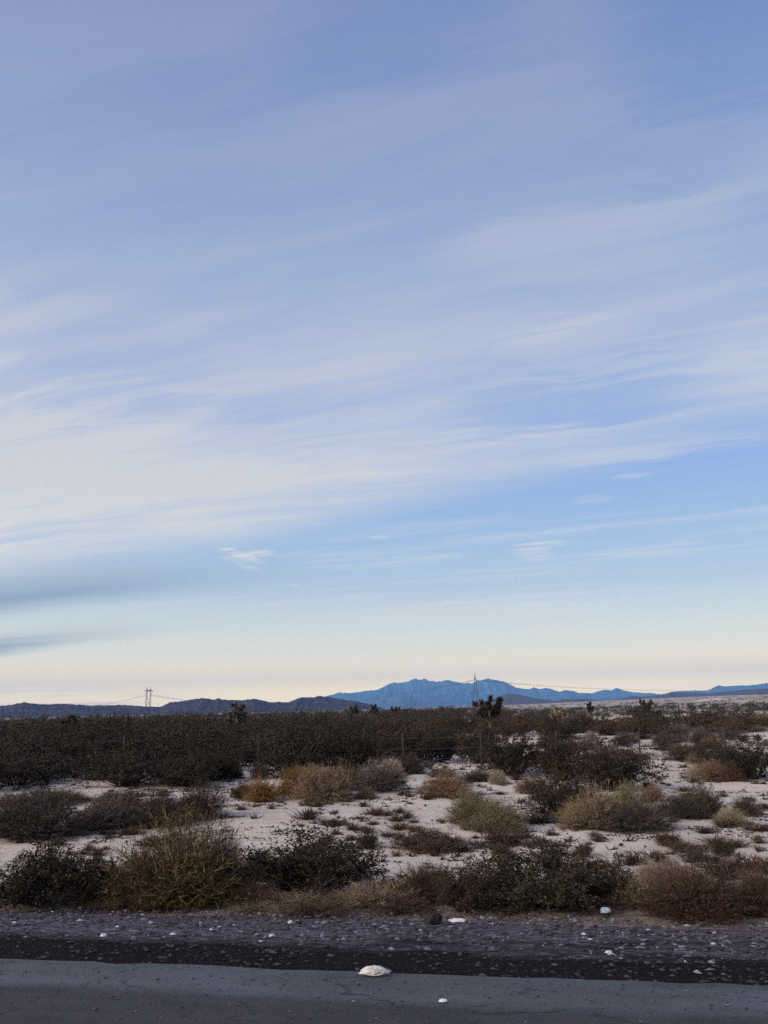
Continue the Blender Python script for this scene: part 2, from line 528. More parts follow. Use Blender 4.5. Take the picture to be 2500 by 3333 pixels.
# shoulder sheet, with a ragged outer edge
ss_ = np.concatenate([np.linspace(-900, -40, 80, endpoint=False), np.linspace(-40, 40, 420, endpoint=False), np.linspace(40, 900, 81)])
ks = np.linspace(0, 1, 40)
S, K = np.meshgrid(ss_, ks, indexing='ij')
outer = 8.9 + 0.9 * (fbm(S / 2.2, S * 0 + 1, 31, 4) - 0.5)
T = 5.35 + (outer - 5.35) * K
X, Y = S * RE[0] + T * RN[0], S * RE[1] + T * RN[1]
Z = ground_z(X, Y) + 0.022 * (1 - K ** 6) + 0.03 * (fbm(S * 3, T * 5, 8, 3) - 0.5) * np.sin(np.pi * K) - 0.03 * (K >= 1)
me = mesh_from('gravel_shoulder', np.stack([X, Y, Z], -1).reshape(-1, 3), grid_faces(len(ss_), len(ks)), M['shoulder'], smooth=True)
tag(link('gravel_shoulder', me), kind='structure')

# asphalt slab with a crumbled edge
ks = np.array([0.0, 0.12, 0.3, 0.6, 0.8, 0.95, 0.985, 1.0, 1.0])
S, K = np.meshgrid(ss_, ks, indexing='ij')
outer = ROAD_EDGE + 0.10 * (fbm(S / 0.8, S * 0 + 4, 77, 4) - 0.5) + 0.05 * (vnoise(S * 6, S * 0, 3) - 0.5)
T = -6.2 + (outer + 6.2) * K
Z = np.zeros_like(T)
Z[:, -3] = -0.004
Z[:, -2] = -0.016
Z[:, -1] = -0.15
X, Y = S * RE[0] + T * RN[0], S * RE[1] + T * RN[1]
me = mesh_from('road', np.stack([X, Y, Z], -1).reshape(-1, 3), grid_faces(len(ss_), len(ks)), M['road'])
tag(link('road', me), kind='structure')


# ------------------------------------------------------------------ hills and mountains
def ridge(name, pts, dist, front, back, mat, seed, gully=0.5, rough=0.06, base=-1.5, step=R(0.035), power=1.25, nf=46, gfreq=60):
    ae = np.array([azel(*p) for p in pts])
    a = np.arange(ae[0, 0], ae[-1, 0], step)
    e = np.interp(a, ae[:, 0], ae[:, 1])
    e = np.convolve(np.pad(e, 2, 'edge'), np.array([1, 2, 3, 2, 1]) / 9, 'valid')
    dd = dist * (1 + 0.16 * (fbm(a * 14, a * 0, seed, 3) - 0.5))
    top = CAM_Z + dd * np.tan(e) - base
    top = top + top * rough * (fbm(a * 260, a * 0 + 2, seed + 3, 4) - 0.5) * 2
    top = np.maximum(top, 1.0) * sstep(np.minimum(a - a[0], a[-1] - a), -step, R(0.25))
    s = np.concatenate([np.linspace(0, 1, nf), 1 + np.linspace(0, 1, 12)[1:]])
    Agrid, Sg = np.meshgrid(a, s, indexing='ij')
    Dg, Tg = dd[:, None], top[:, None]
    f = np.clip(Sg, 0, 1)
    warp = 0.35 * (fbm(Agrid * 22, Sg * 2.2, seed + 5, 3) - 0.5)
    rd = 1 - np.abs(2 * fbm((Agrid + warp * 0.06) * gfreq, Sg * 1.3, seed + 9, 4, 0.55) - 1)
    rd2 = 1 - np.abs(2 * fbm((Agrid - warp * 0.03) * gfreq * 3.1, Sg * 3, seed + 29, 3, 0.5) - 1)
    cut = gully * (1 - rd) * 1.6 + gully * 0.35 * (1 - rd2)
    h = Tg * f ** power * np.clip(1 - cut * (1 - f) ** 0.7 * 1.2, 0.05, 1)
    bk = np.clip(Sg - 1, 0, 1)
    h = np.where(Sg > 1, Tg * (1 - bk) ** 1.1 * (1 - 0.3 * bk), h)
    rad = np.where(Sg <= 1, Dg - front * (1 - f), Dg + back * bk)
    X, Y = rad * np.sin(Agrid), rad * np.cos(Agrid)
    me = mesh_from(name, np.stack([X, Y, h + base], -1).reshape(-1, 3), grid_faces(len(a), len(s))[:, ::-1], mat, smooth=True)
    return tag(link(name, me), kind='structure')


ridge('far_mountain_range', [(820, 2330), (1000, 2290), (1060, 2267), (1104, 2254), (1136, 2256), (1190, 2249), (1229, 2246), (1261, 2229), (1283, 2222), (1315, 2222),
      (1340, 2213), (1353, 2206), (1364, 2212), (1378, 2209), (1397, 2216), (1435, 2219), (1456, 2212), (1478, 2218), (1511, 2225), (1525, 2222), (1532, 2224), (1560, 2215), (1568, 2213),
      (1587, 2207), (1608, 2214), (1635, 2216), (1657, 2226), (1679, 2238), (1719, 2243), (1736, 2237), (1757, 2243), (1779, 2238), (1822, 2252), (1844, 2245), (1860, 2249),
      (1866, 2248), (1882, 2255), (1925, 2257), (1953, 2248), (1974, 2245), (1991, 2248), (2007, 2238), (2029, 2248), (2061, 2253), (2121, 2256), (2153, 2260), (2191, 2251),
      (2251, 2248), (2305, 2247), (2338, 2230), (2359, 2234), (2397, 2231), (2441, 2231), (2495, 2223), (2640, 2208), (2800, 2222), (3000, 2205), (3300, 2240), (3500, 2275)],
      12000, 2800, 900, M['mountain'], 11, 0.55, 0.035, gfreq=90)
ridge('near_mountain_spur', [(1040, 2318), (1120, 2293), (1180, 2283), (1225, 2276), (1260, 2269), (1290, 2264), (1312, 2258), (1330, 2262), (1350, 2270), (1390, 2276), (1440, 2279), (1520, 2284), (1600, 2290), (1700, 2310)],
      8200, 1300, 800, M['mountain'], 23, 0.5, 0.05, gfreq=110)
ridge('left_hills', [(-1500, 2318), (-1100, 2312), (-700, 2316), (-350, 2305), (-150, 2296), (0, 2297), (35, 2295), (60, 2289), (80, 2287), (105, 2289), (130, 2293), (210, 2291), (300, 2296), (400, 2294), (470, 2299), (522, 2301),
      (545, 2290), (553, 2286), (562, 2286), (590, 2281), (640, 2274), (662, 2272), (700, 2277), (712, 2273), (740, 2279), (790, 2279), (826, 2274), (850, 2278), (880, 2286), (910, 2285), (940, 2286),
      (970, 2274), (983, 2269), (1010, 2271), (1040, 2265), (1065, 2268), (1095, 2273), (1130, 2279), (1180, 2287), (1230, 2300), (1262, 2309), (1300, 2318)],
      2300, 620, 420, M['hill'], 41, 0.5, 0.05, gfreq=70)
ridge('right_hills', [(1560, 2310), (1590, 2296), (1612, 2274), (1624, 2267), (1649, 2258), (1687, 2260), (1741, 2272), (1806, 2281), (1833, 2276), (1855, 2276), (1882, 2273), (1930, 2277), (1980, 2279), (2034, 2272), (2053, 2264), (2088, 2268),
      (2130, 2264), (2170, 2261), (2183, 2252), (2224, 2255), (2305, 2255), (2387, 2248), (2495, 2240), (2650, 2228), (2850, 2232), (3100, 2222), (3500, 2240), (3900, 2262)],
      3900, 800, 700, M['hill_pale'], 57, 0.4, 0.04, base=6.0, gfreq=60)
ridge('small_hill', [(1425, 2312), (1445, 2301), (1466, 2296), (1485, 2299), (1510, 2311)], 3300, 300, 300, M['hill'], 63, 0.3, 0.05, base=0)

# pale spoil banks on the far right plain
for i, (px, py, wd, ht, rr) in enumerate(((2460, 2271, 110, 9, 640), (2330, 2277, 150, 6, 560), (2215, 2283, 120, 5, 600))):
    a, _ = azel(px, py)
    cx, cy = rr * math.sin(a), rr * math.cos(a)
    w_, h_ = wd * rr / F_PX / 2, ht * rr / F_PX * 1.5
    u = np.linspace(-1, 1, 36)
    U, V_ = np.meshgrid(u, u, indexing='ij')
    q = np.clip(1 - np.hypot(U, V_), 0, 1) ** 0.8 * (0.5 + fbm(U * 3 + i * 9, V_ * 3, 80 + i, 4))
    X, Y = cx + U * w_, cy + V_ * w_ * 0.7
    me = mesh_from('sand_bank', np.stack([X, Y, ground_z(X, Y) - 0.15 + q * h_], -1).reshape(-1, 3), grid_faces(36, 36), M['sand'], smooth=True)
    tag(link('sand_bank', me), kind='structure')


# ------------------------------------------------------------------ plants: triangle soups
def rot_to(dirs, rng):
    """two unit vectors perpendicular to each direction"""
    r = rng.normal(size=dirs.shape)
    u = np.cross(dirs, r)
    u /= np.linalg.norm(u, axis=1, keepdims=True) + 1e-9
    return u, np.cross(dirs, u)


def slivers(P0, P1, w, rng):
    """thin flat spikes from P0 to P1"""
    d = P1 - P0
    n = len(P0)
    dn = d / (np.linalg.norm(d, axis=1, keepdims=True) + 1e-9)
    u, _ = rot_to(dn, rng)
    w = np.broadcast_to(np.asarray(w, float), (n,))[:, None]
    V = np.stack([P0 - u * w, P0 + u * w, P1], 1).reshape(-1, 3)
    return V, np.arange(3 * n).reshape(-1, 3)


def leaves(P, size, rng, ratio=0.45, up=0.3):
    n = len(P)
    d = rng.normal(size=(n, 3)) + np.array([0, 0, up])
    d /= np.linalg.norm(d, axis=1, keepdims=True)
    u, _ = rot_to(d, rng)
    s = (size * rng.uniform(0.6, 1.3, n))[:, None]
    a, b_ = P - u * s * ratio * 0.5, P + u * s * ratio * 0.5
    V = np.stack([P - d * s * 0.5, b_, P + d * s * 0.5, a], 1).reshape(-1, 3)
    return V, np.arange(4 * n).reshape(-1, 4)


def tube(path, radii, sides=4):
    path = np.asarray(path, float)
    n = len(path)
    V = []
    for i in range(n):
        d = path[min(i + 1, n - 1)] - path[max(i - 1, 0)]
        d /= np.linalg.norm(d) + 1e-9
        r = np.array([1.0, 0.13, 0.07]) if abs(d[2]) > 0.7 else np.array([0.05, 0.1, 1.0])
        u = np.cross(d, r)
        u /= np.linalg.norm(u)
        v = np.cross(d, u)
        for k in range(sides):
            t = 2 * math.pi * k / sides
            V.append(path[i] + (u * math.cos(t) + v * math.sin(t)) * radii[i])
    Fq = []
    for i in range(n - 1):
        for k in range(sides):
            k2 = (k + 1) % sides
            Fq.append((i * sides + k, i * sides + k2, (i + 1) * sides + k2, (i + 1) * sides + k))
    Fq.append(tuple(reversed(range(sides))) if sides == 4 else (0, 2, 1, 1))
    Fq.append(tuple((n - 1) * sides + k for k in range(sides)) if sides == 4 else ((n - 1) * sides, (n - 1) * sides + 1, (n - 1) * sides + 2, (n - 1) * sides + 2))
    if sides != 4:
        Fq = Fq[:-2]
    return np.array(V), np.array(Fq)


def merge(parts):
    V, Fs, o = [], {3: [], 4: []}, 0
    for v, f in parts:
        V.append(v)
        Fs[f.shape[1]].append(f + o)
        o += len(v)
    return np.concatenate(V), [np.concatenate(x) for x in Fs.values() if x]


def per_piece(V, Fc, rng):
    """one random value per leaf, shared by its corners"""
    var = np.zeros(len(V))
    for f in Fc:
        r = rng.beta(2.0, 2.4, len(f))
        var[f.ravel()] = np.repeat(r, f.shape[1])
    return var


def creosote(seed, nst, nbr, nlf, leaf, lean=(0.1, 0.95)):
    """open vase of thin stems with small leaves in clumps; height 1, about 1.2 wide"""
    rng = np.random.default_rng(seed)
    stems, Pl, tw0, tw1 = [], [], [], []
    for i in range(nst):
        phi = rng.uniform(0, 2 * math.pi)
        th = rng.uniform(*lean) ** 0.8
        L = rng.uniform(0.68, 1.05) * (1.0 if th < 0.6 else 0.85)
        d = np.array([math.sin(th) * math.cos(phi), math.sin(th) * math.sin(phi), math.cos(th)])
        base = np.array([math.cos(phi), math.sin(phi), 0]) * rng.uniform(0.01, 0.10)
        path = [base]
        dd = d + np.array([0, 0, -0.15])
        for k in range(5):
            dd = dd + rng.normal(size=3) * 0.13 + np.array([0, 0, 0.04])
            dd /= np.linalg.norm(dd)
            path.append(path[-1] + dd * L / 5)
        path = np.array(path)
        stems.append(tube(path, np.linspace(0.013, 0.004, 6), 3))
        for k in range(nbr):
            u = rng.uniform(0.22, 1.0) ** 0.8 * 4.999
            j = int(u)
            p = path[j] * (1 - (u - j)) + path[j + 1] * (u - j)
            bd = dd * 0.4 + rng.normal(size=3) * 0.55 + np.array([0, 0, 0.25])
            bd /= np.linalg.norm(bd)
            bl = rng.uniform(0.12, 0.30)
            tw0.append(p)
            tw1.append(p + bd * bl)
            q = rng.uniform(0.25, 1.05, nlf)[:, None]
            Pl.append(p + bd * bl * q + rng.normal(size=(nlf, 3)) * 0.030)
    sv = slivers(np.array(tw0), np.array(tw1), 0.004, rng)
    V, Fc = merge(stems + [sv])
    P = np.concatenate(Pl)
    P = P[P[:, 2] > 0.015]
    LV, LF = leaves(P, leaf, rng)
    return (V, Fc), (LV, [LF])


def brush(seed, n, sub, lobes, fuzz=0.10, wid=0.006, flop=1.0):
    """rounded dry brush: hair-fine twigs springing from the base out to a lumpy dome"""
    rng = np.random.default_rng(seed)
    core, hair = [], []
    Ls = [(0, 0, 0.62, 1.0)] + [(rng.uniform(-0.4, 0.4), rng.uniform(-0.4, 0.4), rng.uniform(0.28, 0.46), rng.uniform(0.5, 0.95)) for _ in range(lobes)]
    tot = sum(l[2] ** 2 for l in Ls)
    for (lx, ly, lr, lh) in Ls:
        m = int(n * lr * lr / tot)
        phi = rng.uniform(0, 2 * math.pi, m)
        ct = rng.uniform(0.02, 1, m)
        st = np.sqrt(1 - ct * ct)
        rad = rng.uniform(0.72, 1.08, m) * (0.82 + 0.4 * vnoise(phi * 2.2 + seed, ct * 4, seed))
        tip = np.stack([lx + lr * rad * st * np.cos(phi) * flop, ly + lr * rad * st * np.sin(phi) * flop, 0.02 + lh * rad * ct * 0.95], 1)
        root = np.stack([lx * 0.6 + rng.normal(0, 0.05, m), ly * 0.6 + rng.normal(0, 0.05, m), np.zeros(m)], 1)
        mid = root * 0.45 + tip * 0.55 + rng.normal(0, 0.03, (m, 3)) + np.array([0, 0, 0.05])
        core.append(slivers(root, mid + (mid - root) * 0.2, wid * 1.3, rng))
        hair.append(slivers(mid, tip, wid * 0.7, rng))
        for k in range(sub):
            u = rng.uniform(0.2, 1.0, m)[:, None]
            p = mid * (1 - u) + tip * u
            dr = (tip - mid)
            dr /= np.linalg.norm(dr, axis=1, keepdims=True) + 1e-9
            e = p + (dr * 0.8 + rng.normal(0, 0.65, (m, 3)) + np.array([0, 0, 0.25])) * rng.uniform(0.4, 1.0, (m, 1)) * fuzz
            e[:, 2] = np.maximum(e[:, 2], 0.01)
            hair.append(slivers(p, e, wid * 0.9, rng))
    return merge(core), merge(hair)


def tuft(seed, n, spread=0.5, wid=0.012):
    """a bunch of stiff blades"""
    rng = np.random.default_rng(seed)
    phi = rng.uniform(0, 2 * math.pi, n)
    th = rng.uniform(0.05, 1.25, n)
    L = rng.uniform(0.5, 1.05, n)
    d = np.stack([np.sin(th) * np.cos(phi), np.sin(th) * np.sin(phi), np.cos(th)], 1)
    root = np.stack([rng.normal(0, 0.10, n), rng.normal(0, 0.10, n), np.zeros(n)], 1)
    mid = root + d * (L * 0.55)[:, None]
    tip = mid + (d + rng.normal(0, 0.35, (n, 3))) * (L * 0.5)[:, None]
    tip[:, 2] = np.maximum(tip[:, 2], 0.01)
    V, Fc = merge([slivers(root, mid, wid * 1.3, rng), slivers(mid - d * 0.08, tip, wid, rng)])
    return V * np.array([1, 1, 1.0]) * np.array([spread / 0.5, spread / 0.5, 1]), Fc


def norm_height(pair, ref):
    return pair


class Plant:
    """a family of mesh pairs (stem, foliage); extents are remembered so that a copy can be sized to a width and a height"""
    def __init__(self, name, gens, fol_mat, stem_mat):
        self.v = []
        for i, (s_, f_) in enumerate(gens):
            rng = np.random.default_rng(i + 500)
            V = np.concatenate([s_[0], f_[0]])
            w = (np.percentile(np.abs(V[:, :2]), 96)) * 2
            h = np.percentile(V[:, 2], 99)
            ms = mesh_from(name + '_stem', s_[0], s_[1], stem_mat, per_piece(s_[0], s_[1], rng))
            mf = mesh_from(name + '_foliage', f_[0], f_[1], fol_mat, per_piece(f_[0], f_[1], rng))
            self.v.append((ms, mf, w, h))


CREO_N = Plant('creosote', [creosote(i, 60, 9, 26, 0.042) for i in range(4)], M['foliage'], M['stem'])
CREO_M = Plant('creosote', [creosote(20 + i, 44, 7, 17, 0.055) for i in range(6)], M['foliage'], M['stem'])
BRUSH_N = Plant('brush', [brush(i, 1500, 11, 3 + i % 4, 0.075, 0.0042) for i in range(5)], M['foliage'], M['foliage'])
BRUSH_M = Plant('brush', [brush(30 + i, 700, 4, 2 + i % 3, 0.13, 0.010) for i in range(5)], M['foliage'], M['foliage'])
BALL = Plant('brush', [brush(60 + i, 1100, 9, 0, 0.06, 0.006) for i in range(2)], M['foliage'], M['foliage'])
GRASS = Plant('grass', [brush(70 + i, 900, 3, 4, 0.12, 0.006, 1.25) for i in range(3)], M['foliage'], M['foliage'])
TUFTS = []
for i in range(6):
    V, Fc = tuft(90 + i, 110 + 14 * i, 0.5 + 0.1 * (i % 3), 0.018)
    TUFTS.append(mesh_from('tuft', V, Fc, M['foliage'], per_piece(V, Fc, np.random.default_rng(i))))

PAL = {'dark': (0.040, 0.029, 0.019), 'dark2': (0.058, 0.041, 0.024), 'olive': (0.125, 0.092, 0.038), 'orange': (0.24, 0.125, 0.044), 'tan': (0.21, 0.155, 0.098),
       'straw': (0.34, 0.265, 0.175), 'grey': (0.165, 0.132, 0.112), 'greydark': (0.082, 0.062, 0.050), 'brown': (0.092, 0.057, 0.035), 'redbrown': (0.085, 0.047, 0.035),
       'pale': (0.40, 0.345, 0.285), 'greenish': (0.185, 0.148, 0.085), 'rose': (0.235, 0.145, 0.092)}
RNG = random.Random(4)


def tint(c, j=0.12):
    k = 1 + RNG.uniform(-j, j)
    return tuple(v * k * (1 + RNG.uniform(-0.05, 0.05)) for v in c) + (1,)


def plant(name, fam, x, y, w, h, colour, label, cat, group=None, var=None, sink=0.02):
    ms, mf, uw, uh = fam.v[RNG.randrange(len(fam.v)) if var is None else var % len(fam.v)]
    e = bpy.data.objects.new(name, None)
    COL.objects.link(e)
    e.empty_display_size = 0.2
    e.location = (x, y, float(ground_z(x, y)) - sink)
    e.rotation_euler = (0, 0, RNG.uniform(0, 6.28))
    k = RNG.uniform(0.85, 1.12)
    e.scale = (w / uw * k, w / uw / k, h / uh)
    e.rotation_euler = (RNG.uniform(-0.09, 0.09), RNG.uniform(-0.09, 0.09), RNG.uniform(0, 6.28))
    tag(e, label, cat, group)
    for n_, m_ in (('stem', ms), ('foliage', mf)):
        o = link(n_, m_, e)
        o.color = tint(PAL[colour])
    return e


def plant_px(name, fam, px, py, wpx, hpx, colour, label, cat='bush', group=None, var=None):
    """py: where the foot of the plant's near side meets the ground in the photograph"""
    p, dep = hit(px, py)
    w = wpx * dep / F_PX * 0.88
    hpx *= 0.93
    d = np.array([p[0], p[1]])
    d /= np.linalg.norm(d)
    c = p[:2] + d * w * 0.30
    h = (hpx * dep / F_PX - w * 0.30 * 2.2 / dep) * (1 + 0.3 * w / dep)
    h = max(h, 0.35 * hpx * dep / F_PX)
    w *= 1 + w * 0.3 / dep
    return plant(name, fam, c[0], c[1], w, h, colour, label, cat, group, var)


# the plants one can single out, from the shoulder outwards: name, family, x, foot y, width, height, colour, label
HAND = [
    ('creosote_bush', CREO_N, 120, 2960, 380, 225, 'dark', 'large dark bush by the shoulder at the left edge of the picture'),
    ('creosote_bush', CREO_N, 325, 2952, 220, 175, 'dark', 'dark bush squeezed between the far left bush and the big olive one'),
    ('rabbitbrush', BRUSH_N, 590, 2962, 400, 315, 'olive', 'tallest olive yellow roadside bush, left of centre'),
    ('rabbitbrush', BRUSH_N, 470, 2962, 200, 200, 'brown', 'brown dry bush against the left flank of the big olive bush'),
    ('rabbitbrush', BRUSH_N, 715, 2940, 150, 240, 'greydark', 'grey brown bush against the right flank of the big olive bush'),
    ('dry_grass_clump', GRASS, 330, 2972, 190, 50, 'brown', 'low brown grass at the foot of the dark left bushes'),
    ('creosote_bush', CREO_N, 1020, 2925, 420, 235, 'dark', 'broad blackish bush in front of the open sand, middle of the roadside row'),
    ('creosote_bush', CREO_N, 1200, 2765, 75, 60, 'dark', 'small round dark bush on the sand right of the broad blackish bush'),
    ('dry_grass_clump', GRASS, 1010, 2968, 330, 70, 'tan', 'tan grass mound under the broad blackish bush'),
    ('dry_grass_clump', GRASS, 1230, 2965, 300, 110, 'tan', 'tan grass mound behind the white and red scrap'),
    ('dry_grass_clump', GRASS, 830, 2955, 180, 100, 'brown', 'brown grass between the olive bush and the tan mounds'),
    ('dry_bush', BRUSH_N, 1390, 2945, 220, 135, 'brown', 'russet brown bush right of the tan grass mounds'),
    ('dry_bush', CREO_N, 1510, 2980, 200, 180, 'dark2', 'narrow dark bush reaching lowest onto the shoulder'),
    ('creosote_bush', CREO_N, 1760, 2966, 440, 235, 'dark', 'biggest dark bush of the roadside row, right of centre'),
    ('dry_grass_clump', GRASS, 1640, 2975, 200, 55, 'brown', 'brown grass at the left foot of the biggest dark bush'),
    ('creosote_bush', CREO_N, 1985, 2945, 170, 150, 'dark2', 'thin dark bush right beside the biggest dark bush'),
    ('dry_grass_clump', GRASS, 2070, 2955, 220, 130, 'tan', 'tan grass between the thin dark bush and the wide brown bush'),
    ('dry_bush', BRUSH_N, 2260, 2998, 380, 170, 'brown', 'wide brown bush low on the right of the roadside row'),
    ('dry_bush', BRUSH_N, 2190, 2905, 230, 110, 'tan', 'dull tan bush behind the wide brown bush'),
    ('dry_bush', CREO_N, 2330, 2990, 200, 130, 'dark2', 'dark twiggy bush inside the right half of the wide brown bush'),
    ('dry_bush', BRUSH_N, 2475, 2985, 130, 150, 'brown', 'brown bush cut by the right edge of the picture at the shoulder'),
    ('dry_bush', CREO_N, 1640, 2760, 150, 60, 'redbrown', 'flat reddish bush on the sand behind the biggest dark bush'),
    ('dry_bush', CREO_N, 1390, 2770, 210, 75, 'redbrown', 'low reddish scrub on the sand, middle'),
    ('dry_bush', CREO_N, 1900, 2790, 70, 55, 'redbrown', 'small reddish bush on the right sand'),
    ('creosote_bush', CREO_N, 2355, 2790, 80, 62, 'dark2', 'small solitary dark bush on bare sand at the right'),
    ('dry_bush', CREO_N, 2175, 2755, 90, 50, 'redbrown', 'sprawling dark tuft below the tan bushes at the right'),
    ('dry_bush', BRUSH_N, 110, 2735, 330, 165, 'greydark', 'wide grey brown bush at the left edge, second row'),
    ('dry_bush', BRUSH_N, 350, 2705, 230, 112, 'grey', 'tan grey bush in the second row, right of the left edge'),
    ('dry_bush', BRUSH_N, 500, 2700, 230, 125, 'greydark', 'grey bush above the big olive bush, second row'),
    ('dry_bush', BRUSH_N, 660, 2668, 190, 118, 'greydark', 'dark grey bush beside the blue scrap'),
    ('dry_bush', BRUSH_N, 200, 2625, 200, 52, 'greydark', 'low grey bush at the back of the left thicket'),
    ('dry_bush', BRUSH_N, 370, 2632, 180, 58, 'brown', 'low brown bush at the back of the left thicket'),
    ('dry_bush', BRUSH_N, 40, 2625, 120, 45, 'grey', 'small grey bush behind the left edge thicket'),
    ('rabbitbrush', BRUSH_N, 845, 2612, 120, 85, 'orange', 'small orange bush left of the brightest orange one'),
    ('creosote_bush', CREO_N, 790, 2605, 70, 65, 'dark2', 'small dark bush left of the orange bushes'),
    ('rabbitbrush', BRUSH_N, 965, 2600, 150, 105, 'orange', 'brightest orange bush at the back of the open sand'),
    ('rabbitbrush', BRUSH_N, 1060, 2612, 200, 120, 'tan', 'grey tan bush touching the brightest orange bush'),
    ('rabbitbrush', BRUSH_N, 1020, 2565, 170, 75, 'tan', 'tan bush behind the brightest orange bush'),
    ('rabbitbrush', BRUSH_N, 1130, 2570, 150, 90, 'olive', 'yellow brown bush left of the bleached branch'),
    ('dry_bush', BRUSH_N, 1225, 2577, 190, 105, 'grey', 'purplish grey bush with the bleached branch on it'),
    ('dry_bush', BRUSH_N, 1272, 2535, 90, 65, 'pale', 'pale silvery bush behind the purplish grey one'),
    ('dry_bush', BRUSH_N, 1320, 2520, 140, 70, 'greydark', 'dark grey bush behind the pale silvery one'),
    ('dry_bush', BRUSH_N, 1190, 2602, 70, 42, 'tan', 'small tan bush in front of the purplish grey one'),
    ('rabbitbrush', BRUSH_N, 1455, 2598, 160, 85, 'rose', 'orange tan rounded bush on the sand, right of the middle'),
    ('rabbitbrush', BRUSH_N, 1480, 2590, 110, 60, 'greenish', 'dull green bush grown into the orange tan rounded one'),
    ('rabbitbrush', BRUSH_N, 1540, 2690, 180, 120, 'greenish', 'greenish tan bush, left of the pair on the open sand'),
    ('rabbitbrush', BRUSH_N, 1620, 2705, 150, 105, 'greenish', 'greenish tan bush, right of the pair on the open sand'),
    ('rabbitbrush', BRUSH_N, 1600, 2712, 190, 65, 'tan', 'straw skirt of brush in front of the greenish pair'),
    ('creosote_bush', CREO_N, 1680, 2532, 220, 150, 'dark', 'big dark rounded bush right of the fence post'),
    ('creosote_bush', CREO_N, 1830, 2547, 220, 155, 'dark', 'dark bush between the two big dark ones right of the fence post'),
    ('creosote_bush', CREO_N, 1990, 2575, 270, 165, 'dark', 'big dark bush leaning over the tan bushes at the right'),
    ('creosote_bush', CREO_N, 1820, 2652, 220, 140, 'dark2', 'sprawling dark bush with russet twigs in front of the dark clump'),
    ('rabbitbrush', BRUSH_N, 1720, 2585, 80, 60, 'rose', 'small russet bush left of the sprawling dark bush'),
    ('rabbitbrush', BRUSH_N, 1950, 2702, 220, 135, 'tan', 'largest tan rounded bush at the right'),
    ('rabbitbrush', BRUSH_N, 2060, 2655, 130, 110, 'greenish', 'yellow green bush behind the largest tan bush'),
    ('dry_bush', BRUSH_N, 2090, 2710, 230, 105, 'greydark', 'dark grey bush right of the largest tan bush'),
    ('rabbitbrush', BRUSH_N, 2125, 2610, 80, 55, 'rose', 'small orange bush behind the yellow green bush'),
    ('dry_bush', BRUSH_N, 2210, 2665, 150, 80, 'greydark', 'grey bush left of the pale ball bush'),
    ('dry_bush', BRUSH_N, 2285, 2665, 130, 120, 'greydark', 'dark grey bush directly left above the pale ball bush'),
    ('dry_bush', BRUSH_N, 2430, 2660, 100, 70, 'greydark', 'grey bush behind the pale ball bush'),
    ('ball_bush', BALL, 2380, 2690, 110, 64, 'straw', 'pale rounded ball of dry brush on the right sand'),
    ('ball_bush', BALL, 2330, 2545, 130, 75, 'rose', 'pinkish tan round bush by the dark right thicket'),
    ('ball_bush', BALL, 2265, 2535, 60, 50, 'pale', 'small pale bush left of the pinkish round bush'),
    ('dry_bush', BRUSH_N, 2385, 2545, 70, 65, 'redbrown', 'russet bush right of the pinkish round bush'),
    ('creosote_bush', CREO_N, 2450, 2540, 220, 135, 'dark', 'big dark bush at the right edge, middle distance'),
    ('creosote_bush', CREO_M, 2330, 2495, 150, 85, 'dark2', 'dark bush behind the pinkish round bush'),
    ('ball_bush', BALL, 1622, 2555, 60, 50, 'straw', 'little straw bush in front of the big dark rounded bush'),
    ('dry_bush', BRUSH_N, 1560, 2545, 120, 45, 'greydark', 'low grey scrub at the foot of the fence post'),
    ('dry_bush', BRUSH_N, 1430, 2530, 100, 30, 'brown', 'flat brown scrub on the sand left of the fence post'),
    ('ball_bush', BALL, 845, 2535, 60, 50, 'grey', 'small grey bush at the foot of the tall dark thicket'),
    ('creosote_bush', CREO_N, 590, 2565, 240, 105, 'dark', 'dark bush standing forward of the left thicket on the sand'),
    ('creosote_bush', CREO_N, 700, 2545, 190, 120, 'dark', 'dark bush right beside the forward one of the left thicket'),
    ('creosote_bush', CREO_N, 960, 2525, 260, 175, 'dark', 'tall black bush of the thicket behind the orange bushes'),
    ('creosote_bush', CREO_N, 1110, 2492, 150, 125, 'dark', 'black bush right of the tall one behind the orange bushes'),
    ('creosote_bush', CREO_N, 1200, 2470, 130, 100, 'dark', 'dark bush over the pale silvery bush'),
    ('creosote_bush', CREO_N, 1310, 2488, 170, 115, 'dark', 'dark bush left of the open sand lane'),
    ('creosote_bush', CREO_N, 1450, 2476, 140, 110, 'dark', 'dark solitary bush standing in the open sand lane'),
    ('dry_bush', BRUSH_M, 1545, 2450, 60, 65, 'grey', 'leafless grey bush by the head of the fence post'),
    ('creosote_bush', CREO_M, 2080, 2408, 130, 75, 'dark2', 'dark bush at the left end of the right hand clearing'),
    ('dry_bush', BRUSH_M, 2050, 2420, 70, 35, 'grey', 'small grey bush at the left end of the right hand clearing'),
    ('dry_bush', CREO_M, 2205, 2414, 110, 55, 'greydark', 'spindly grey bush in the middle of the right hand clearing'),
    ('dry_bush', CREO_M, 2300, 2428, 120, 65, 'greydark', 'spindly bush right of the middle of the clearing'),
    ('dry_bush', CREO_M, 2170, 2445, 130, 55, 'greydark', 'low grey bush nearest the lane in the right hand clearing'),
    ('dry_bush', BRUSH_M, 2235, 2465, 110, 50, 'brown', 'brown rounded bush in front of the clearing'),
    ('dry_bush', BRUSH_M, 2270, 2490, 90, 45, 'tan', 'tan bush in front of the dark bush by the clearing'),
    ('dry_bush', CREO_M, 2365, 2408, 80, 45, 'greydark', 'small bush at the right of the clearing'),
    ('dry_bush', CREO_M, 2420, 2416, 50, 33, 'dark2', 'compact dark bush at the far right of the clearing'),
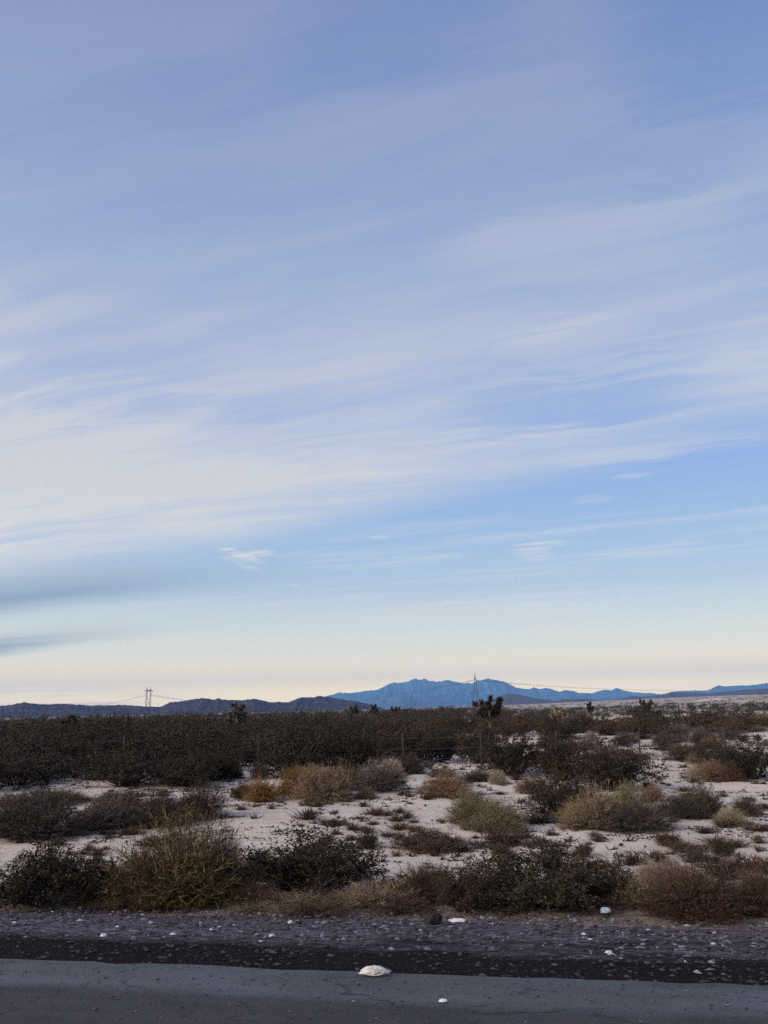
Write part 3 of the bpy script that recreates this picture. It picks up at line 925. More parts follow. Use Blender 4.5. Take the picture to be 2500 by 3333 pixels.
    ('dry_bush', CREO_M, 2466, 2412, 30, 25, 'dark2', 'tiny dark bush at the right edge of the clearing'),
    ('creosote_bush', CREO_M, 2100, 2362, 130, 70, 'dark', 'dark bush at the back of the clearing'),
    ('creosote_bush', CREO_M, 2300, 2362, 110, 50, 'dark2', 'dark bush at the back right of the clearing'),
    ('dry_bush', BRUSH_M, 2470, 2365, 120, 40, 'tan', 'straw coloured bush at the right edge above the clearing'),
    ('dry_bush', BRUSH_M, 1990, 2480, 110, 60, 'grey', 'greyish bush with bare tips behind the big leaning dark bush'),
    ('dry_bush', BRUSH_M, 1900, 2440, 80, 40, 'grey', 'grey bush behind the dark clump'),
    ('dry_bush', BRUSH_M, 760, 2535, 70, 45, 'greydark', 'grey scrub under the dark thicket, left of the orange bushes'),
]
for i, (nm, fam, px, py, w, h, colr, lab) in enumerate(HAND):
    cat = {'dry_grass_clump': 'grass clump'}.get(nm, 'bush')
    plant_px(nm, fam, px, py, w, h, colr, lab, cat, 'roadside and desert bushes', i)

# rough grass filling the verge between them
for k in range(34):
    s = -6.2 + 12.0 * (k + RNG.uniform(-0.4, 0.4)) / 34
    t = RNG.uniform(8.9, 10.6)
    x, y = s * RE[0] + t * RN[0], s * RE[1] + t * RN[1]
    w, c = RNG.uniform(0.4, 0.9), RNG.choice(['brown', 'brown', 'redbrown', 'tan', 'greydark'])
    gx = W_PX / 2 + F_PX * x / y
    by = None
    for lim, word in ((230, 'the large dark bush at the left edge'), (420, 'the second dark bush from the left'), (800, 'the big olive bush'), (1250, 'the broad blackish bush'), (1430, 'the russet brown bush'),
                      (1590, 'the narrow dark bush'), (1950, 'the biggest dark bush'), (2080, 'the thin dark bush'), (9999, 'the wide brown bush')):
        if gx < lim:
            by = word
            break
    plant('dry_grass_clump', GRASS, x, y, w, RNG.uniform(0.10, 0.22), c, '%s %s grass clump %s %s' % ('small' if w < 0.6 else 'broad', {'redbrown': 'reddish', 'greydark': 'dull grey'}.get(c, c),
          'before' if t < 9.6 else 'beside', by), 'grass clump', 'rough grass of the verge')

# ------------------------------------------------------------------ the thicket: countable bushes up to 75 m
taken = []


def free(x, y, d):
    for (a, b) in taken:
        if (a - x) ** 2 + (b - y) ** 2 < d * d:
            return False
    taken.append((x, y))
    return True


def px_of(a):
    return W_PX / 2 + F_PX * math.tan(a)


def pick(v, table):
    for lim, word in table:
        if v < lim:
            return word
    return table[-1][1]


LAND = [(250, 'the leftmost hills'), (600, 'the twin column tower'), (700, 'the left hill top'), (860, 'the greyish Joshua tree'), (1050, 'the right hill top'), (1250, 'the sloping hill foot'),
        (1420, 'the blue spur'), (1650, 'the slim tower'), (1900, 'the rounded right hill'), (2150, 'the pale flat'), (2330, 'the right hill notch'), (9999, 'the rightmost hills')]
SIZE = [(1.0, 'low'), (1.45, 'middling'), (9, 'tall')]
nb = 0
tries = 0
while nb < 205 and tries < 20000:
    tries += 1
    a = R(RNG.uniform(-28.5, 27.5))
    r = math.sqrt(RNG.uniform(27 ** 2, 78 ** 2))
    deg = math.degrees(a)
    x, y = r * math.sin(a), r * math.cos(a)
    if deg < -1.5:
        near = 29 + 4 * math.sin(deg * 0.5) + (6 if deg > -6 else 0)
        if r < near:
            continue
        w, h, c = RNG.uniform(2.2, 3.2), RNG.uniform(0.85, 1.5) + 0.75 * max(0, fbm(x / 5, y / 5, 44, 2) - 0.45), RNG.choice(['dark', 'dark', 'dark2', 'brown'] if RNG.random() < 0.25 else ['dark'])
        gap = 1.75
        if RNG.random() < 0.10 and r > 45:
            h += RNG.uniform(0.45, 0.8)
            w *= 0.75
    elif deg < 13:
        if r < 36 or (r < 66 and fbm(x / 7, y / 7, 71, 2) < 0.50):
            continue
        w, h, c = RNG.uniform(1.8, 2.8), RNG.uniform(1.1, 1.7), RNG.choice(['dark', 'dark2', 'dark2', 'brown'])
        gap = 2.3
    else:
        if r < 62 or fbm(x / 14, y / 14, 72, 2) < 0.40:
            continue
        w, h, c = RNG.uniform(1.5, 2.6), RNG.uniform(0.8, 1.3), RNG.choice(['dark', 'dark2', 'dark2', 'greydark', 'brown'])
        gap = 3.0
    if not free(x, y, gap):
        continue
    nb += 1
    side = 0 if px_of(a) < 1050 else 1 if px_of(a) < 1650 else 2
    lab = '%s %s bush in the %s of the brush below %s' % (pick(h, SIZE), {'dark': 'blackish', 'dark2': 'dark brown', 'greydark': 'dark grey', 'brown': 'brown'}[c], pick(r, [(38, 'front row'), (50, 'second row'), (62, 'middle'), (999, 'back')]), pick(px_of(a), LAND))
    plant('creosote_bush', CREO_M, x, y, w, h, c, lab, 'bush', ('bushes of the left thicket', 'bushes of the middle thicket', 'bushes of the right plain')[side])

# grey half-dry shrubs between them on the right
for k in range(46):
    a, r = R(RNG.uniform(9, 27.5)), RNG.uniform(36, 92)
    x, y = r * math.sin(a), r * math.cos(a)
    if free(x, y, 1.3):
        w, h, c = RNG.uniform(0.7, 1.7), RNG.uniform(0.35, 0.75), RNG.choice(['grey', 'tan', 'greydark', 'brown', 'grey'])
        plant('dry_bush', BRUSH_M, x, y, w, h, c, '%s %s half dry shrub on the %s sand below %s' % (pick(w, [(1.1, 'small'), (9, 'broad')]), {'greydark': 'dark grey'}.get(c, c),
              pick(r, [(55, 'nearer'), (72, 'middle'), (999, 'farther')]), pick(px_of(a), LAND)), 'bush', 'dry shrubs of the right plain')

# ------------------------------------------------------------------ beyond: brush nobody could count
rng = np.random.default_rng(7)
protoV, protoF = [], []
for i in range(5):
    protoV.append(creosote(200 + i, 18, 4, 5, 0.115)[1][0])
for i in range(5):
    protoV.append(creosote(230 + i, 9, 3, 3, 0.20)[1][0])
n_far = 4600
aa = np.radians(rng.uniform(-31, 31, n_far * 3))
rr = np.exp(rng.uniform(math.log(72), math.log(1250), n_far * 3))
deg = np.degrees(aa)
keep = np.ones(len(aa), bool)
xx, yy = rr * np.sin(aa), rr * np.cos(aa)
patch = fbm(xx / 40, yy / 40, 91, 3)
keep &= ~((deg > 7) & (rr > 330) & (rng.uniform(0, 1, len(aa)) > 0.22))
keep &= ~((deg > 5) & (patch < 0.44) & (rr < 170))
keep &= ~((deg <= 7) & (rr > 700) & (rng.uniform(0, 1, len(aa)) > 0.5))
keep &= ~((deg < -10) & (rr > 180) & (patch < 0.42))
idx = np.nonzero(keep)[0][:n_far]
zz = ground_z(xx, yy)
Vs, vr = [], []
for i in idx:
    P = protoV[i % 5 + (5 if rr[i] > 260 else 0)]
    far = min(1.0, max(0.0, (rr[i] - 150) / 500))
    w = rng.uniform(1.0, 1.9) * (1 + far * 1.5)
    h = rng.choice([0.7, 1.0, 1.3, 1.5, 1.75, 2.1]) * rng.uniform(0.85, 1.15) * (1 - 0.35 * (deg[i] > 8))
    t = rng.uniform(0, 6.28)
    c, s = math.cos(t), math.sin(t)
    Q = np.stack([(P[:, 0] * c - P[:, 1] * s) * w, (P[:, 0] * s + P[:, 1] * c) * w, P[:, 2] * h], 1)
    Q += np.array([xx[i], yy[i], zz[i]])
    Vs.append(Q)
    vr.append(np.repeat(np.clip(rng.beta(2, 3, len(P) // 4) + rng.uniform(-0.15, 0.25), 0, 1), 4))
V = np.concatenate(Vs)
me = mesh_from('distant_brush', V, [np.arange(len(V)).reshape(-1, 4)], M['foliage'], np.concatenate(vr))
o = tag(link('distant_brush', me), 'dark brush covering the plain out to the hills', 'brush', kind='stuff')
o.color = (0.052, 0.040, 0.027, 1)

# ------------------------------------------------------------------ small tufts on the sand
nt = 0
while nt < 285:
    px, py = RNG.uniform(-20, 2520), 2450 + 420 * RNG.random() ** 0.8
    p, dep = hit(px, py)
    if px < 1300 and py < 2560:
        continue
    if fbm(p[0] / 2.5, p[1] / 2.5, 61, 2) < 0.40:
        continue
    nt += 1
    o = link('dry_tuft', TUFTS[RNG.randrange(6)])
    h = RNG.uniform(0.07, 0.20) * (1.5 if RNG.random() < 0.15 else 1)
    w = h * RNG.uniform(1.2, 2.4)
    o.location = (p[0], p[1], p[2] - 0.004)
    o.rotation_euler = (0, 0, RNG.uniform(0, 6.28))
    o.scale = (w, w, h)
    c = RNG.choice(['redbrown', 'dark2', 'brown', 'redbrown', 'greydark'])
    o.color = tint(PAL[c])
    where = None
    for lim, word in ((250, 'at the left edge'), (500, 'left of the big olive bush'), (760, 'above the big olive bush'), (960, 'below the orange bushes'), (1200, 'on the open middle sand'), (1420, 'left of the greenish bush pair'),
                      (1660, 'by the greenish bush pair'), (1850, 'below the sprawling dark bush'), (2080, 'by the largest tan bush'), (2300, 'left of the pale ball bush'), (9999, 'by the pale ball bush')):
        if px < lim:
            where = word
            break
    lab = '%s %s tuft %s, %s' % (pick(h, [(0.11, 'tiny'), (0.17, 'small'), (9, 'larger')]), {'redbrown': 'reddish', 'dark2': 'blackish', 'greydark': 'grey'}.get(c, c), where,
                                 pick(py, [(2540, 'farthest back'), (2620, 'far back'), (2720, 'half way'), (9999, 'near the verge')]))
    tag(o, lab, 'tuft', 'small tufts scattered on the sand')

# twig and stone litter on the sand (uncountable)
rng = np.random.default_rng(15)
n = 16000
aa = np.radians(rng.uniform(-30, 30, n))
rr = np.sqrt(rng.uniform(9.5 ** 2, 42 ** 2, n))
x, y = rr * np.sin(aa), rr * np.cos(aa)
ok = fbm(x / 1.1, y / 1.1, 33, 4, 0.6) > 0.57
x, y = x[ok], y[ok]
n = len(x)
P0 = np.stack([x, y, ground_z(x, y) + 0.01], 1)
dr = rng.normal(0, 1, (n, 3)) * np.array([1, 1, 0.25])
dr[:, 2] = np.abs(dr[:, 2]) + 0.1
dr /= np.linalg.norm(dr, axis=1, keepdims=True)
parts = []
for k in range(5):
    off = rng.normal(0, 0.06, (n, 3)) * np.array([1.6, 0.8, 0])
    parts.append(slivers(P0 + off, P0 + off + (dr + rng.normal(0, 0.6, (n, 3)) * np.array([1, 1, 0.2])) * rng.uniform(0.025, 0.11, (n, 1)), 0.014, rng))
V, Fc = merge(parts)
me = mesh_from('twig_litter', V, Fc, M['litter'], per_piece(V, Fc, rng))
tag(link('twig_litter', me), 'dark twig litter strewn over the pale sand', 'litter', kind='stuff')

# low dead scrub and broken twigs in clumps (uncountable)
n = 9000
aa = np.radians(rng.uniform(-30, 30, n))
rr = np.sqrt(rng.uniform(10.5 ** 2, 60 ** 2, n))
x, y = rr * np.sin(aa), rr * np.cos(aa)
ok = (fbm(x / 1.9, y / 1.9, 133, 4, 0.6) > 0.60) | (rng.uniform(0, 1, n) < 0.09)
x, y, rr = x[ok], y[ok], rr[ok]
n = len(x)
hh = rng.uniform(0.03, 0.11, n) * (1 + rr / 60)
m = 14
ph = rng.uniform(0, 6.28, (n, m))
th = rng.uniform(0.2, 1.45, (n, m))
d = np.stack([np.sin(th) * np.cos(ph) * 1.5, np.sin(th) * np.sin(ph) * 1.5, np.cos(th)], -1)
P0 = np.stack([x, y, ground_z(x, y) - 0.005], 1)[:, None, :] + rng.normal(0, 0.3, (n, m, 3)) * np.array([1, 1, 0]) * hh[:, None, None]
P1 = P0 + d * (hh[:, None] * rng.uniform(0.6, 1.4, (n, m)))[..., None]
V, Fq = slivers(P0.reshape(-1, 3), P1.reshape(-1, 3), np.repeat(hh * 0.14, m), rng)
me = mesh_from('dead_scrub', V, [Fq], M['litter'], np.repeat(np.repeat(rng.beta(1.5, 2.5, n), m), 3))
tag(link('dead_scrub', me), 'low dead scrub and twigs in clumps on the sand', 'scrub', kind='stuff')

# gravel on the shoulder (uncountable)
ico = np.array([(0, 0, 1), (0.9, 0, 0.2), (0.28, 0.85, 0.25), (-0.73, 0.53, 0.15), (-0.7, -0.55, 0.2), (0.3, -0.86, 0.2), (0, 0, -0.6)])
icf = np.array([(0, 1, 2), (0, 2, 3), (0, 3, 4), (0, 4, 5), (0, 5, 1), (6, 2, 1), (6, 3, 2), (6, 4, 3), (6, 5, 4), (6, 1, 5)])


def stones(n, s0, s1, t0, t1, smin, smax, seed, bright=1.0, tp=1.0, bias=(2, 3), z=None):
    rng = np.random.default_rng(seed)
    s = rng.uniform(s0, s1, n)
    t = t0 + (t1 - t0) * rng.uniform(0, 1, n) ** tp
    if z is None:
        t = np.maximum(t + rng.normal(0, 0.45, n) + 1.6 * (fbm(s / 1.3, s * 0 + seed, seed, 3) - 0.5), 5.62)
    x, y = s * RE[0] + t * RN[0], s * RE[1] + t * RN[1]
    sz = smin * (smax / smin) ** (rng.uniform(0, 1, n) ** 2.2)
    rot = rng.uniform(0, 6.28, n)
    j = 1 + rng.uniform(-0.25, 0.25, (n, 7, 3))
    P = ico[None] * j * sz[:, None, None] * np.stack([rng.uniform(0.8, 1.7, n), rng.uniform(0.7, 1.1, n), rng.uniform(0.4, 0.75, n)], 1)[:, None, :]
    c, s_ = np.cos(rot)[:, None], np.sin(rot)[:, None]
    Q = np.stack([P[..., 0] * c - P[..., 1] * s_, P[..., 0] * s_ + P[..., 1] * c, P[..., 2]], -1)
    Q += np.stack([x, y, (ground_z(x, y) + 0.02 if z is None else z) + 0.15 * sz], 1)[:, None, :]
    Fc = (icf[None] + (np.arange(n) * 7)[:, None, None]).reshape(-1, 3)
    var = np.repeat(np.clip(rng.beta(*bias, n) * bright, 0, 1), 7)
    return Q.reshape(-1, 3), Fc, var


a1 = stones(9000, -8, 7, 7.2, 9.4, 0.008, 0.035, 3, 1.1)
a2 = stones(5000, -7, 6, 5.5, 7.4, 0.007, 0.030, 4, 0.75, bias=(1.1, 4))
a3 = stones(2600, -40, 40, 9.0, 45, 0.015, 0.06, 5, 1.0, tp=1.5)
a4 = stones(2600, -4, 4, 4.0, 5.52, 0.0025, 0.011, 6, 1.0, tp=0.5, z=np.zeros(2600))
V = np.concatenate([a1[0], a2[0], a3[0], a4[0]])
Fc = np.concatenate([a1[1], a2[1] + len(a1[0]), a3[1] + len(a1[0]) + len(a2[0]), a4[1] + len(a1[0]) + len(a2[0]) + len(a3[0])])
me = mesh_from('loose_gravel', V, Fc, M['pebble'], np.concatenate([a1[2], a2[2], a3[2], a4[2]]))
tag(link('loose_gravel', me), 'loose grey gravel on the road shoulder', 'gravel', kind='stuff')


# ------------------------------------------------------------------ joshua trees
def joshua(seed, arms=9, fork=0.45):
    """trunk, upcurving arms and spiky rosettes; height 1"""
    rng = np.random.default_rng(seed)
    wood, heads = [], []
    tr = np.array([(0, 0, 0), (0.01, 0.0, 0.15), (0.0, 0.01, fork * 0.7), (0.02, 0.0, fork)])
    wood.append(tube(tr, [0.055, 0.048, 0.045, 0.04], 4))
    for i in range(arms):
        phi = 2 * math.pi * (i + rng.uniform(-0.3, 0.3)) / arms
        th = rng.uniform(0.15, 1.2)
        d = np.array([math.sin(th) * math.cos(phi), math.sin(th) * math.sin(phi), math.cos(th)])
        p = np.array([0, 0, fork * rng.uniform(0.6, 1.0)])
        L = rng.uniform(0.26, 0.5)
        path = [p]
        for k in range(4):
            d = d + np.array([0, 0, 0.22]) + rng.normal(0, 0.1, 3)
            d /= np.linalg.norm(d)
            path.append(path[-1] + d * L / 4)
        path = np.array(path)
        path[:, 2] = np.minimum(path[:, 2], 0.93)
        wood.append(tube(path, np.linspace(0.032, 0.022, 5), 4))
        heads.append((path[-1], d))
        heads.append((path[-2], d))
        for b in range(2):
            q = path[rng.integers(1, 4)]
            e = d + rng.normal(0, 0.6, 3)
            e[2] = abs(e[2]) * 0.8 + 0.2
            e /= np.linalg.norm(e)
            tip = q + e * rng.uniform(0.10, 0.2)
            wood.append(tube(np.array([q, (q + tip) / 2, tip]), [0.024, 0.022, 0.018], 4))
            heads.append((tip, e))
    P0, P1 = [], []
    for (p, d) in heads:
        m = 80
        r = rng.normal(size=(m, 3)) + d * 0.8
        r /= np.linalg.norm(r, axis=1, keepdims=True)
        b0 = p - d * rng.uniform(0, 0.05, (m, 1))
        P0.append(b0)
        P1.append(b0 + r * rng.uniform(0.06, 0.115, (m, 1)))
    sp_ = slivers(np.concatenate(P0), np.concatenate(P1), 0.020, rng)
    return merge(wood), (sp_[0], [sp_[1]])


JOSH = []
for i in range(4):
    w_, f_ = joshua(300 + i, 8 + 2 * (i % 2), 0.42 + 0.05 * i)
    ex = np.percentile(np.abs(f_[0][:, :2]), 97) * 2
    sc_ = np.array([1 / ex, 1 / ex, 1 / f_[0][:, 2].max()])
    w_, f_ = (w_[0] * sc_, w_[1]), (f_[0] * sc_, f_[1])
    rg = np.random.default_rng(i)
    JOSH.append((mesh_from('joshua_trunk', w_[0], w_[1], M['bark']), mesh_from('joshua_crown', f_[0], f_[1], M['foliage'], per_piece(f_[0], f_[1], rg))))
for i, (px, pytop, wpx, dist, colr, lab) in enumerate((
        (1592, 2258, 88, 62, 'dark', 'largest Joshua tree, dark and bushy, beside the slim tower'),
        (768, 2281, 66, 70, 'grey', 'greyish Joshua tree fanned out in front of the left hills'),
        (1155, 2291, 26, 115, 'dark2', 'dark Joshua tree at the right end of the left hills'),
        (1217, 2288, 26, 130, 'dark2', 'thin forked Joshua tree just left of the blue mountain foot'),
        (1287, 2295, 24, 150, 'dark', 'small Joshua tree with flat crown below the blue spur'),
        (1437, 2297, 14, 190, 'dark2', 'tiny Joshua tree beside the small dark hillock'),
        (1822, 2302, 60, 58, 'straw', 'yellowish yucca with pale hanging arms in the right brush'),
        (1917, 2281, 22, 120, 'dark', 'narrow dark Joshua tree on the right plain'),
        (2104, 2272, 38, 125, 'dark2', 'bushy Joshua tree before the pale far flat at the right'),
        (235, 2322, 44, 85, 'dark', 'rounded dark Joshua tree on the left skyline'))):
    a, e_ = azel(px, pytop)
    x, y = dist * math.sin(a), dist * math.cos(a)
    z0 = float(ground_z(x, y))
    h = CAM_Z + dist * math.tan(e_) - z0
    w = wpx * dist / F_PX
    e = bpy.data.objects.new('joshua_tree', None)
    COL.objects.link(e)
    e.location = (x, y, z0 - 0.03)
    e.rotation_euler = (0, 0, i * 1.3)
    k = w
    e.scale = (k, k, h)
    tag(e, lab, 'tree', 'Joshua trees along the skyline')
    tr_, cr_ = JOSH[i % 4]
    link('trunk', tr_, e)
    c = link('crown', cr_, e)
    c.color = tint(PAL[colr])


# ------------------------------------------------------------------ fence
def beam(p, q, w):
    return tube(np.array([p, q], float), [w, w], 4)


fence = bpy.data.objects.new('wire_fence', None)
COL.objects.link(fence)
p0, _ = hit(1568, 2503)
fence.location = p0
tag(fence, 'thin wire fence on dark posts across the desert', 'fence')
t_f, s_f = float(p0[:2] @ RN), float(p0[:2] @ RE)
post_me = None
tops = []
for k in range(-8, 8):
    s = s_f + k * 2.9 + RNG.uniform(-0.1, 0.1) * (k != 0)
    x, y = s * RE[0] + t_f * RN[0], s * RE[1] + t_f * RN[1]
    z = float(ground_z(x, y))
    if post_me is None:
        prs = [beam((0, 0, -0.2), (0, 0, 1.32), 0.042), beam((0.03, 0, -0.1), (0.03, 0, 1.30), 0.014), tube(np.array([(0, 0, 1.32), (0, 0, 1.335)]), [0.032, 0.024], 4)]
        V, Fc = merge(prs)
        post_me = mesh_from('fence_post', V, Fc, M['post'])
    o = link('fence_post', post_me, fence)
    o.location = (x - p0[0], y - p0[1], z - p0[2])
    o.rotation_euler = (RNG.uniform(-0.04, 0.04), RNG.uniform(-0.05, 0.05), RNG.uniform(0, 3))
    tops.append((x - p0[0], y - p0[1], z - p0[2]))
for hgt in (0.42, 0.78, 1.18):
    pts = []
    for a, b in zip(tops[:-1], tops[1:]):
        for u in (0, 0.5):
            pts.append([a[i] * (1 - u) + b[i] * u for i in range(3)])
            pts[-1][2] += hgt - (0.02 if u else 0)
    V, Fc = tube(np.array(pts), [0.006] * len(pts), 3)
    link('fence_wire', mesh_from('fence_wire', V, Fc, M['wire']), fence)


# ------------------------------------------------------------------ transmission towers
def lattice(p_lo, p_hi, n, w, q_lo, q_hi):
    """zigzag between two legs (p and q), bottom to top"""
    out = []
    P = [np.array(p_lo) * (1 - k / n) + np.array(p_hi) * (k / n) for k in range(n + 1)]
    Q = [np.array(q_lo) * (1 - k / n) + np.array(q_hi) * (k / n) for k in range(n + 1)]
    for k in range(n):
        out.append(beam(P[k], Q[k + 1], w))
        out.append(beam(Q[k], P[k + 1], w))
        out.append(beam(P[k + 1], Q[k + 1], w * 0.8))
    return out


def place_tower(name, label, px, pytop, dist, height, yaw, builder, mat):
    a, e_ = azel(px, pytop)
    x, y = dist * math.sin(a), dist * math.cos(a)
    z = CAM_Z + dist * math.tan(e_) - height
    e = bpy.data.objects.new(name, None)
    COL.objects.link(e)
    e.location = (x, y, z)
    e.rotation_euler = (0, 0, yaw)
    tag(e, label, 'tower', 'transmission towers')
    builder(e, mat)
    return e


def slim_tower(e, mat):
    """four leaning legs that meet in a slender head"""
    H, B, T = 40.0, 6.6, 1.5
    hd = 54.0
    cs = [(-1, -1), (1, -1), (1, 1), (-1, 1)]
    for sx, sy in cs:
        V, Fc = merge([beam((sx * B, sy * B, 0), (sx * T, sy * T, H), 0.42)])
        link('leg', mesh_from('leg', V, Fc, mat), e)
    br = []
    for i in range(4):
        a, b = cs[i], cs[(i + 1) % 4]
        br += lattice((a[0] * B, a[1] * B, 0), (a[0] * T, a[1] * T, H), 7, 0.16, (b[0] * B, b[1] * B, 0), (b[0] * T, b[1] * T, H))
    V, Fc = merge(br)
    link('lattice_bracing', mesh_from('lattice_bracing', V, Fc, mat), e)
    hb = []
    for sx, sy in cs:
        hb.append(beam((sx * T, sy * T, H), (sx * 1.3, sy * 1.3, H + 6), 0.34))
        hb.append(beam((sx * 1.3, sy * 1.3, H + 6), (0, 0, hd), 0.26))
    hb += [beam((-1.6, 0, H + 5), (1.6, 0, H + 5), 0.5), beam((-1.6, 0, H + 6.5), (1.6, 0, H + 6.5), 0.5)]
    V, Fc = merge(hb)
    link('tower_head', mesh_from('tower_head', V, Fc, mat), e)
    for sy in (-1, 1):
        V, Fc = merge([beam((0, sy * 1.0, H + 5.5), (0, sy * 12, H + 6.2), 0.4), beam((0, sy * 1.0, H + 2), (0, sy * 12, H + 6), 0.3)])
        link('cross_arm', mesh_from('cross_arm', V, Fc, mat), e)


def twin_tower(e, mat):
    """two lattice columns joined by a truss beam, with a pointed peak over each"""
    H = 62.0
    for sx in (-1, 1):
        br = []
        xl, xh = 6.6 * sx, 5.4 * sx
        for (ox, oy) in ((-2.9, -2.9), (2.9, -2.9), (2.9, 2.9), (-2.9, 2.9)):
            br.append(beam((xl + ox, oy, 0), (xh + ox * 0.5, oy * 0.5, H), 0.45))
        cc = [(-2.9, -2.9), (2.9, -2.9), (2.9, 2.9), (-2.9, 2.9)]
        for i in range(4):
            a, b = cc[i], cc[(i + 1) % 4]
            br += lattice((xl + a[0], a[1], 0), (xh + a[0] * 0.5, a[1] * 0.5, H), 9, 0.32, (xl + b[0], b[1], 0), (xh + b[0] * 0.5, b[1] * 0.5, H))
        V, Fc = merge(br)
        link('tower_column', mesh_from('tower_column', V, Fc, mat), e)
        V, Fc = merge([beam((sx * 4.4, oy, H + 3), (sx * 5.9, 0, H + 12), 0.5) for oy in (-1, 1)] + [beam((sx * 7.6, oy, H + 3), (sx * 5.9, 0, H + 12), 0.5) for oy in (-1, 1)])
        link('tower_peak', mesh_from('tower_peak', V, Fc, mat), e)
        V, Fc = merge([beam((sx * 11.5, 0, H + 1.5), (sx * 8.6, 0, H - 9), 0.25), beam((sx * 6.0, 0, H), (sx * 8.6, 0, H - 9), 0.25)])
        link('insulator_string', mesh_from('insulator_string', V, Fc, mat), e)
    tr = []
    for oy in (-1.2, 1.2):
        tr += [beam((-13, oy, H + 1.5), (13, oy, H + 1.5), 0.75), beam((-10.5, oy, H + 3.4), (10.5, oy, H + 3.4), 0.7), beam((-8, oy, H - 1), (8, oy, H - 1), 0.35)]
        for k in range(-5, 5):
            tr += [beam((k * 2, oy, H + 1.5), (k * 2 + 1, oy, H + 3.4), 0.22), beam((k * 2 + 1, oy, H + 3.4), (k * 2 + 2, oy, H + 1.5), 0.22), beam((k * 2, oy, H - 1), (k * 2 + 2, oy, H + 1.5), 0.2)]
    V, Fc = merge(tr)
    link('cross_arm', mesh_from('cross_arm', V, Fc, mat), e)
    V, Fc = merge([beam((-7, 0, 12), (0, 0, 27), 0.3), beam((7, 0, 12), (0, 0, 27), 0.3), beam((-7, 0, 20), (7, 0, 20), 0.25), beam((0, 0, 27), (0, 0, 36), 0.3), beam((-6, 0, 46), (0, 0, 36), 0.25), beam((6, 0, 46), (0, 0, 36), 0.25)])
    link('portal_brace', mesh_from('portal_brace', V, Fc, mat), e)


place_tower('transmission_tower', 'pale twin column lattice tower with two peaks behind the left hills', 485, 2237, 2720, 74, 0.0 - R(16) * -1, twin_tower, M['steel_pale'])
place_tower('transmission_tower', 'slim dark tapering lattice tower before the blue mountains', 1545.5, 2191, 1330, 54, R(-6), slim_tower, M['steel'])
place_tower('transmission_tower', 'tiny distant tower above the right hills', 2308, 2238, 5600, 54, R(-20), slim_tower, M['steel_pale'])


def wire(label, pts, rad, group):
    """pts: (px, py, distance) along the hanging cable"""
    W3 = []
    for px, py, d in pts:
        a, e_ = azel(px, py)
        W3.append((d * math.sin(a), d * math.cos(a), CAM_Z + d * math.tan(e_)))
    W3 = np.array(W3)
    t = np.linspace(0, len(W3) - 1, 28)
    c = np.stack([np.interp(t, np.arange(len(W3)), W3[:, i]) for i in range(3)], 1)
    V, Fc = tube(c, [rad] * len(c), 4)
    tag(link('power_line', mesh_from('power_line', V, Fc, M['wire'])), label, 'cable', group)


def sag(p, q, drop, d0, d1, n=9):
    return [(p[0] + (q[0] - p[0]) * u, p[1] + (q[1] - p[1]) * u + drop * 4 * u * (1 - u), d0 + (d1 - d0) * u) for u in np.linspace(0, 1, n)]


for k in range(3):
    wire('thin power cable sagging left from the pale twin tower', sag((476, 2261 + k * 1.8), (320 - k * 8, 2296), 3.0, 2715, 3300), 0.17, 'cables left of the twin tower')
    wire('thin power cable sagging right from the pale twin tower', sag((495, 2261 + k * 1.8), (620 + k * 8, 2281 + k), 1.0, 2715, 2760), 0.17, 'cables right of the twin tower')
for k in range(2):
    wire('dark power cable sagging left from the slim tower across the blue mountains', sag((1543, 2213 + k * 2), (1130, 2284 + k * 3), 5, 1326, 1900), 0.20, 'cables left of the slim tower')
    wire('dark power cable sagging right from the slim tower towards the right hills', sag((1549, 2213 + k * 2), (2308, 2247 + k * 2), 10, 1326, 5590, 14), 0.24, 'cables right of the slim tower')
wire('faint power cable rising to the right edge above the right hills', sag((2308, 2246), (2620, 2212), 4, 5590, 4300), 0.5, None)


# ------------------------------------------------------------------ stones, litter and the bleached branch
def lump(name, px, py, wpx, hpx, mat, label, cat, seed, crumple=0.25, flat=1.0, depth=0.8, lens=0.0):
    p, dep = hit(px, py)
    w, h = wpx * dep / F_PX, hpx * dep / F_PX
    nu, nv = 20, 11
    u = np.linspace(0, 2 * math.pi, nu, endpoint=False)
    v = np.linspace(-0.5 * math.pi, 0.5 * math.pi, nv)
    U, Vv = np.meshgrid(u, v, indexing='ij')
    rad = 1 + crumple * 2 * (fbm(np.cos(U) * 1.7 + seed, np.sin(U) * 1.7 + Vv * 1.5 + seed, seed, 4) - 0.5)
    Xs = np.cos(Vv) ** 0.8 * np.cos(U) * rad * w / 2
    Ys = np.cos(Vv) ** 0.8 * np.sin(U) * rad * w / 2 * depth
    Zs = np.sign(np.sin(Vv)) * np.abs(np.sin(Vv)) ** flat * rad * h * np.where(Vv > 0, 0.85, 0.3)
    Zs = Zs * (1 - lens * np.clip(np.abs(Xs) / (w * 0.5), 0, 1) ** 2.2)
    V = np.stack([Xs, Ys, Zs], -1).reshape(-1, 3)
    i, j = np.meshgrid(np.arange(nu), np.arange(nv - 1), indexing='ij')
    a = (i * nv + j).ravel()
    b = (((i + 1) % nu) * nv + j).ravel()
    me = mesh_from(name, V, np.stack([a, b, b + 1, a + 1], 1), mat, smooth=crumple < 0.3)
    o = link(name, me)
    o.location = (p[0], p[1] + w * depth * 0.4, p[2] + h * 0.12 + (0.03 if py < 3150 else 0.012))
    if py > 3150:
        o.location.z = max(o.location.z, 0.012 + h * 0.15)
    o.rotation_euler = (0, 0, RNG.uniform(-0.4, 0.4))
    return tag(o, label, cat)


def road_hit(px, py):
    d = ray(px, py)
    k = -CAM_Z / d[2]
    return d[0] * k, d[1] * k


